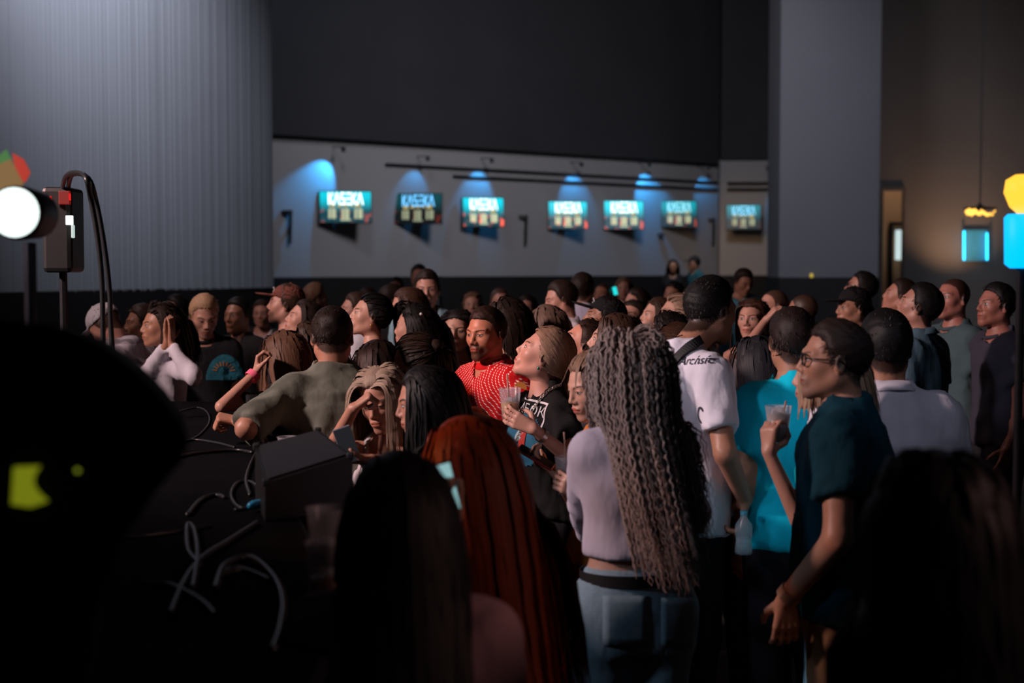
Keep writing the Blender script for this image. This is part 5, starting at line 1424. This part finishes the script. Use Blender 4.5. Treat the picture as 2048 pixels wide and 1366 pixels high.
person('woman with long jet black hair leaning towards the blonde with the phone', (852, 804, 4.75), 85, 96, -10, sex='f', lod=0, tone=(.52, .28, .21), hair=('long', (.008, .006, .006), .50, 1600, .014), lip=.9, top=T('tee', BLKC), group=G1)
bd = person('blonde woman resting her head on her hand while looking at a phone', (764, 800, 5.25), 150, 160, -17, 8, sex='f', lod=0, tone=(.58, .32, .24), hair=('long', (.30, .215, .16), .36), lid=.85, top=T('strap', (.55, .50, .52)), group=G1, lean=(.10, 0),
            armR=dict(w=at(706, 818, 4.98), pw=(-1, -.1, -.9), curl='fist', fd=(.75, .1, .55), pn=(.3, .2, -.9), world=True), armL=dict(w=at(735, 922, 4.72), pw=(.8, -.2, -.9), curl='phone', fd=(-.85, -.1, .15), pn=(0, -.3, .9), world=True))
phone('silver grey phone held up by the blonde resting her head', tuple(at(694, 890, 4.70)), (1, .15, .35), (-.35, -.1, 1), (.060, .125), (.28, .28, .34), ((.20, .22, .26), .06), True)
# --- left
green = person('man in a grey-green t-shirt leaning over the stage edge, back turned', (664, 676, 5.75), 22, 12, -14, sex='m', lod=0, tone=(.52, .28, .20), hair=('short', (.026, .016, .012), .022), top=T('tee', (.17, .18, .145)), group=G1, lean=(.22, -.05), width=1.22, hem=-.66, sleeve=1.0,
               armL=dict(w=at(482, 843, 5.60), pw=(.1, -1, -.1), curl='fist', fd=(-1, -.1, .15), pn=(.1, .3, -1), world=True))
hf = person('girl with long light brown hair holding her hand to her face at the stage', (566, 712, 6.75), 55, 58, -10, sex='f', lod=1, tone=PINK, hair=('long', (.13, .065, .040), .36), top=T('tee', BLKC), group=G1, lean=(.1, 0),
            armL=dict(w=at(512, 745, 6.55), pw=(-.3, -.3, -1), curl='cover', fd=(.15, .1, 1), pn=(1, .2, 0), world=True))
band(hf, 'L', 'wristband', plain('wristband_pink', (.90, .16, .26), .5), .030, .040, .04)
person('smiling woman whose face shows between the light brown hair and the green shirt', (620, 694, 7.3), 88, 92, -8, sex='f', lod=1, tone=PINK, hair=('back', BRN, .30), smile=1.0, lip=.9, top=T('tee', (.10, .09, .10)), group=G2)
person('bearded man in a brown baseball cap looking left', (572, 610, 8.5), 90, 92, 8, sex='m', lod=1, tone=PINK, hair=('short', BRN, .02), beard=1.0, cap_=((.16, .055, .04), 0, (.5, .35, .3)), top=T('tee', (.05, .045, .05)), group=G2)
person('dark haired woman looking up to the left below the brown cap', (608, 640, 8.2), 100, 104, 16, sex='f', lod=1, tone=PINK, hair=('long', DKB, .36), lip=.8, top=T('tank', (.55, .5, .5)), group=G2)
person('fair haired person turned right in the back row behind the brown cap', (632, 596, 12), -60, -62, 5, sex='m', lod=2, tone=FAIR, hair=('swept', LBR, .05), top=T('tee', (.06, .06, .07)), group=G3)
person('young man in a dark jacket over a white shirt at the back left', (524, 628, 12.5), 175, 178, 0, sex='m', lod=2, tone=PINK, hair=('short', BRN, .02), top=('jacket', (.03, .03, .035), 'plain', (.60, .58, .62)), group=G3)
bl = person('man with bleached blond hair looking down in a black t-shirt with teal print', (408, 632, 8.35), 190, 205, -24, sex='m', lod=1, tone=(.54, .32, .25), hair=('quiff', (.38, .24, .14), .028), browcol=(.10, .06, .04), lid=.8, beard=.3, top=T('tee', BLKC), group=G1)
n_ = (0, -1, .1)
print_on(bl, 'print_panel', [grid(-.5, .5, -.35, .4, 40, 32, lambda x, y: (x / .5) ** 2 + ((y + .35) / .75) ** 2 < 1.0)], at(440, 735, 8.2), (1, 0, 0), .20, n_, plain('print_teal', (.015, .16, .22), .8), .003)
for k in range(9):
    a_ = math.radians(10 + 20 * k)
    print_on(bl, 'print_petal', [([(.30 * math.cos(a_ - .09), .30 * math.sin(a_ - .09)), (.30 * math.cos(a_ + .09), .30 * math.sin(a_ + .09)), (.52 * math.cos(a_ + .05), .52 * math.sin(a_ + .05)), (.52 * math.cos(a_ - .05), .52 * math.sin(a_ - .05))], [(0, 3, 2, 1)])], at(438, 742, 8.2), (1, 0, 0), .115, n_, plain('print_orange', (.55, .22, .05), .8), .007)
person('person hunched over the stage in a white cap and pale plaid shirt', (212, 652, 8.1), 80, 82, -42, sex='m', lod=1, tone=PINK, hair=('buzz', BRN), cap_=((.60, .58, .62), 0, None), top=T('hood', (.50, .46, .52), 'plaid'), group=G1, lean=(.26, 0))
person('brown haired man half hidden behind the plaid shirt', (284, 648, 8.9), 100, 110, 0, sex='m', lod=1, tone=TAN, hair=('short', BRN, .03), beard=.8, top=T('tee', (.25, .22, .24)), group=G1)
person('woman with her palms pressed together near the plaid shirt', (320, 652, 7.72), 110, 115, 0, sex='f', lod=1, tone=TAN, hair=('back', DKB, .30), top=T('long', (.55, .52, .58)), group=G1,
       armL=dict(w=at(342, 688, 7.5), pw=(.5, -.2, -1), curl='flat', fd=(0, .1, 1), pn=(-1, .2, 0), world=True), armR=dict(w=at(334, 688, 7.5), pw=(-.8, .2, -1), curl='flat', fd=(0, .1, 1), pn=(1, -.2, 0), world=True))
person('figure in the shadows between the bleached blond man and the dark jacket', (476, 632, 9.5), 150, 150, 0, sex='m', lod=2, tone=DEEP, hair=('short', BLK, .03), top=T('tee', BLKC), group=G3)
person('shadowy figure behind the hand of the praying woman', (352, 622, 11), 120, 130, 0, sex='m', lod=2, tone=DEEP, hair=('short', BLK, .03), top=T('tee', (.03, .02, .02)), group=G3)
# --- right
arm = person('woman with long chestnut hair stretching her arm up to take a photo', (1504, 640, 8.0), 165, 150, 4, sex='f', lod=1, tone=PINK, hair=('long', (.075, .032, .020), .40), lip=.8, top=T('tank', (.70, .66, .70)), group=G2,
             armR=dict(w=at(1548, 624, 7.55), pw=(.3, 0, -1), curl='grip', fd=(.65, -.1, .75), pn=(.5, .2, -.8), world=True))
phone('tiny teal lit phone pinched in the raised hand', tuple(tips(arm, 'R')), (1, .2, .2), (-.2, -.3, 1), (.03, .05), (.03, .03, .035), ((.02, .35, .42), .5))
person('man in a light blue t-shirt looking down near the grey pillar', (1487, 564, 13), 190, 205, -22, sex='m', lod=2, tone=TAN, hair=('short', DKB, .03), lid=.9, top=T('tee', (.09, .30, .40)), group=G3)
person('bald headed man behind the outstretched arm', (1546, 614, 9.6), 100, 105, 8, sex='m', lod=2, tone=PINK, hair=('buzz', BRN), top=T('tee', BLKC), group=G3)
person('man whose crown shows right of the outstretched arm', (1604, 624, 9.4), 60, 60, 0, sex='m', lod=2, tone=TAN, hair=('buzz', DKB), top=T('tee', BLKC), group=G3)
person('woman with sleek dark grey hair seen from behind beside the white sleeve', (1516, 728, 6.0), 20, 20, 0, sex='f', lod=1, hair=('long', (.030, .030, .036), .42, 520, .022), top=T('tee', (.35, .38, .42)), group=G2)
person('man in glasses tilting his head up in the back row at the right', (1722, 578, 10), 70, 76, 14, sex='m', lod=1, tone=(.50, .27, .20), hair=('short', BLK, .02), glasses_=(.01, .01, .01), top=T('tee', BLKC), group=G3)
person('man in a black cap looking left under the man in glasses', (1706, 616, 8.6), 95, 104, 0, sex='m', lod=1, tone=(.50, .28, .20), hair=('short', BLK, .02), cap_=((.010, .010, .012), 0, None), top=T('tee', BLKC), group=G2)
person('man in profile with raised face left of the denim shirt', (1800, 594, 9.4), 70, 74, 16, sex='m', lod=2, tone=(.52, .27, .20), hair=('short', DKB, .02), top=T('tee', BLKC), group=G3)
person('man in a blue denim shirt looking up at the right', (1838, 614, 7.2), 50, 66, 20, sex='m', lod=1, tone=(.50, .27, .21), hair=('short', BLK, .022), top=T('polo', (.09, .16, .21), 'denim'), group=G2)
person('person with a reddish face in the gloom at the right', (1905, 598, 8.0), 110, 118, 6, sex='m', lod=1, tone=(.45, .20, .16), hair=('buzz', DKB), top=T('tee', (.06, .10, .11)), group=G2)
person('person with dark hair at the far right edge of the crowd', (1992, 612, 7.6), 100, 104, 6, sex='m', lod=1, tone=(.42, .19, .15), hair=('short', BLK, .03), top=T('tee', (.05, .05, .07)), group=G2)
# --- on the low platform by the back wall
struct('floor_platform', MB().box((3.2, 27.9, .12), (3.0, 1.4, .24)), M_BLACK)
person('dark silhouetted woman by the back wall left of the man in a cap', (1346, 533, 24), 170, 175, 0, sex='f', lod=2, tone=DEEP, hair=('long', BLK, .40), top=T('jacket', (.012, .012, .014)), group=G3)
person('silhouetted man in a cap and teal shirt by the back wall', (1388, 527, 24), 110, 108, 0, sex='m', lod=2, tone=DEEP, hair=('short', BLK, .02), cap_=((.02, .02, .025), 0, None), top=T('tee', (.02, .09, .11)), group=G3)
# --- cups left on the stage
cup('upper one of two stacked plastic cups on the stage edge', st(655, 1210, .002) + np.array([0, 0, .085]), .115, .030, .042, .3, (.35, .30, .30))
cup('lower one of two stacked plastic cups with brown drink on the stage edge', st(655, 1210, .002), .13, .032, .046, .45, (.30, .14, .06))
cup('clear plastic cup standing behind the monitor speaker', st(578, 932, .002), .10, .028, .040, .2, (.3, .3, .32))
print('PEOPLE', COUNT, 'script', round(time.time() - T0, 1))
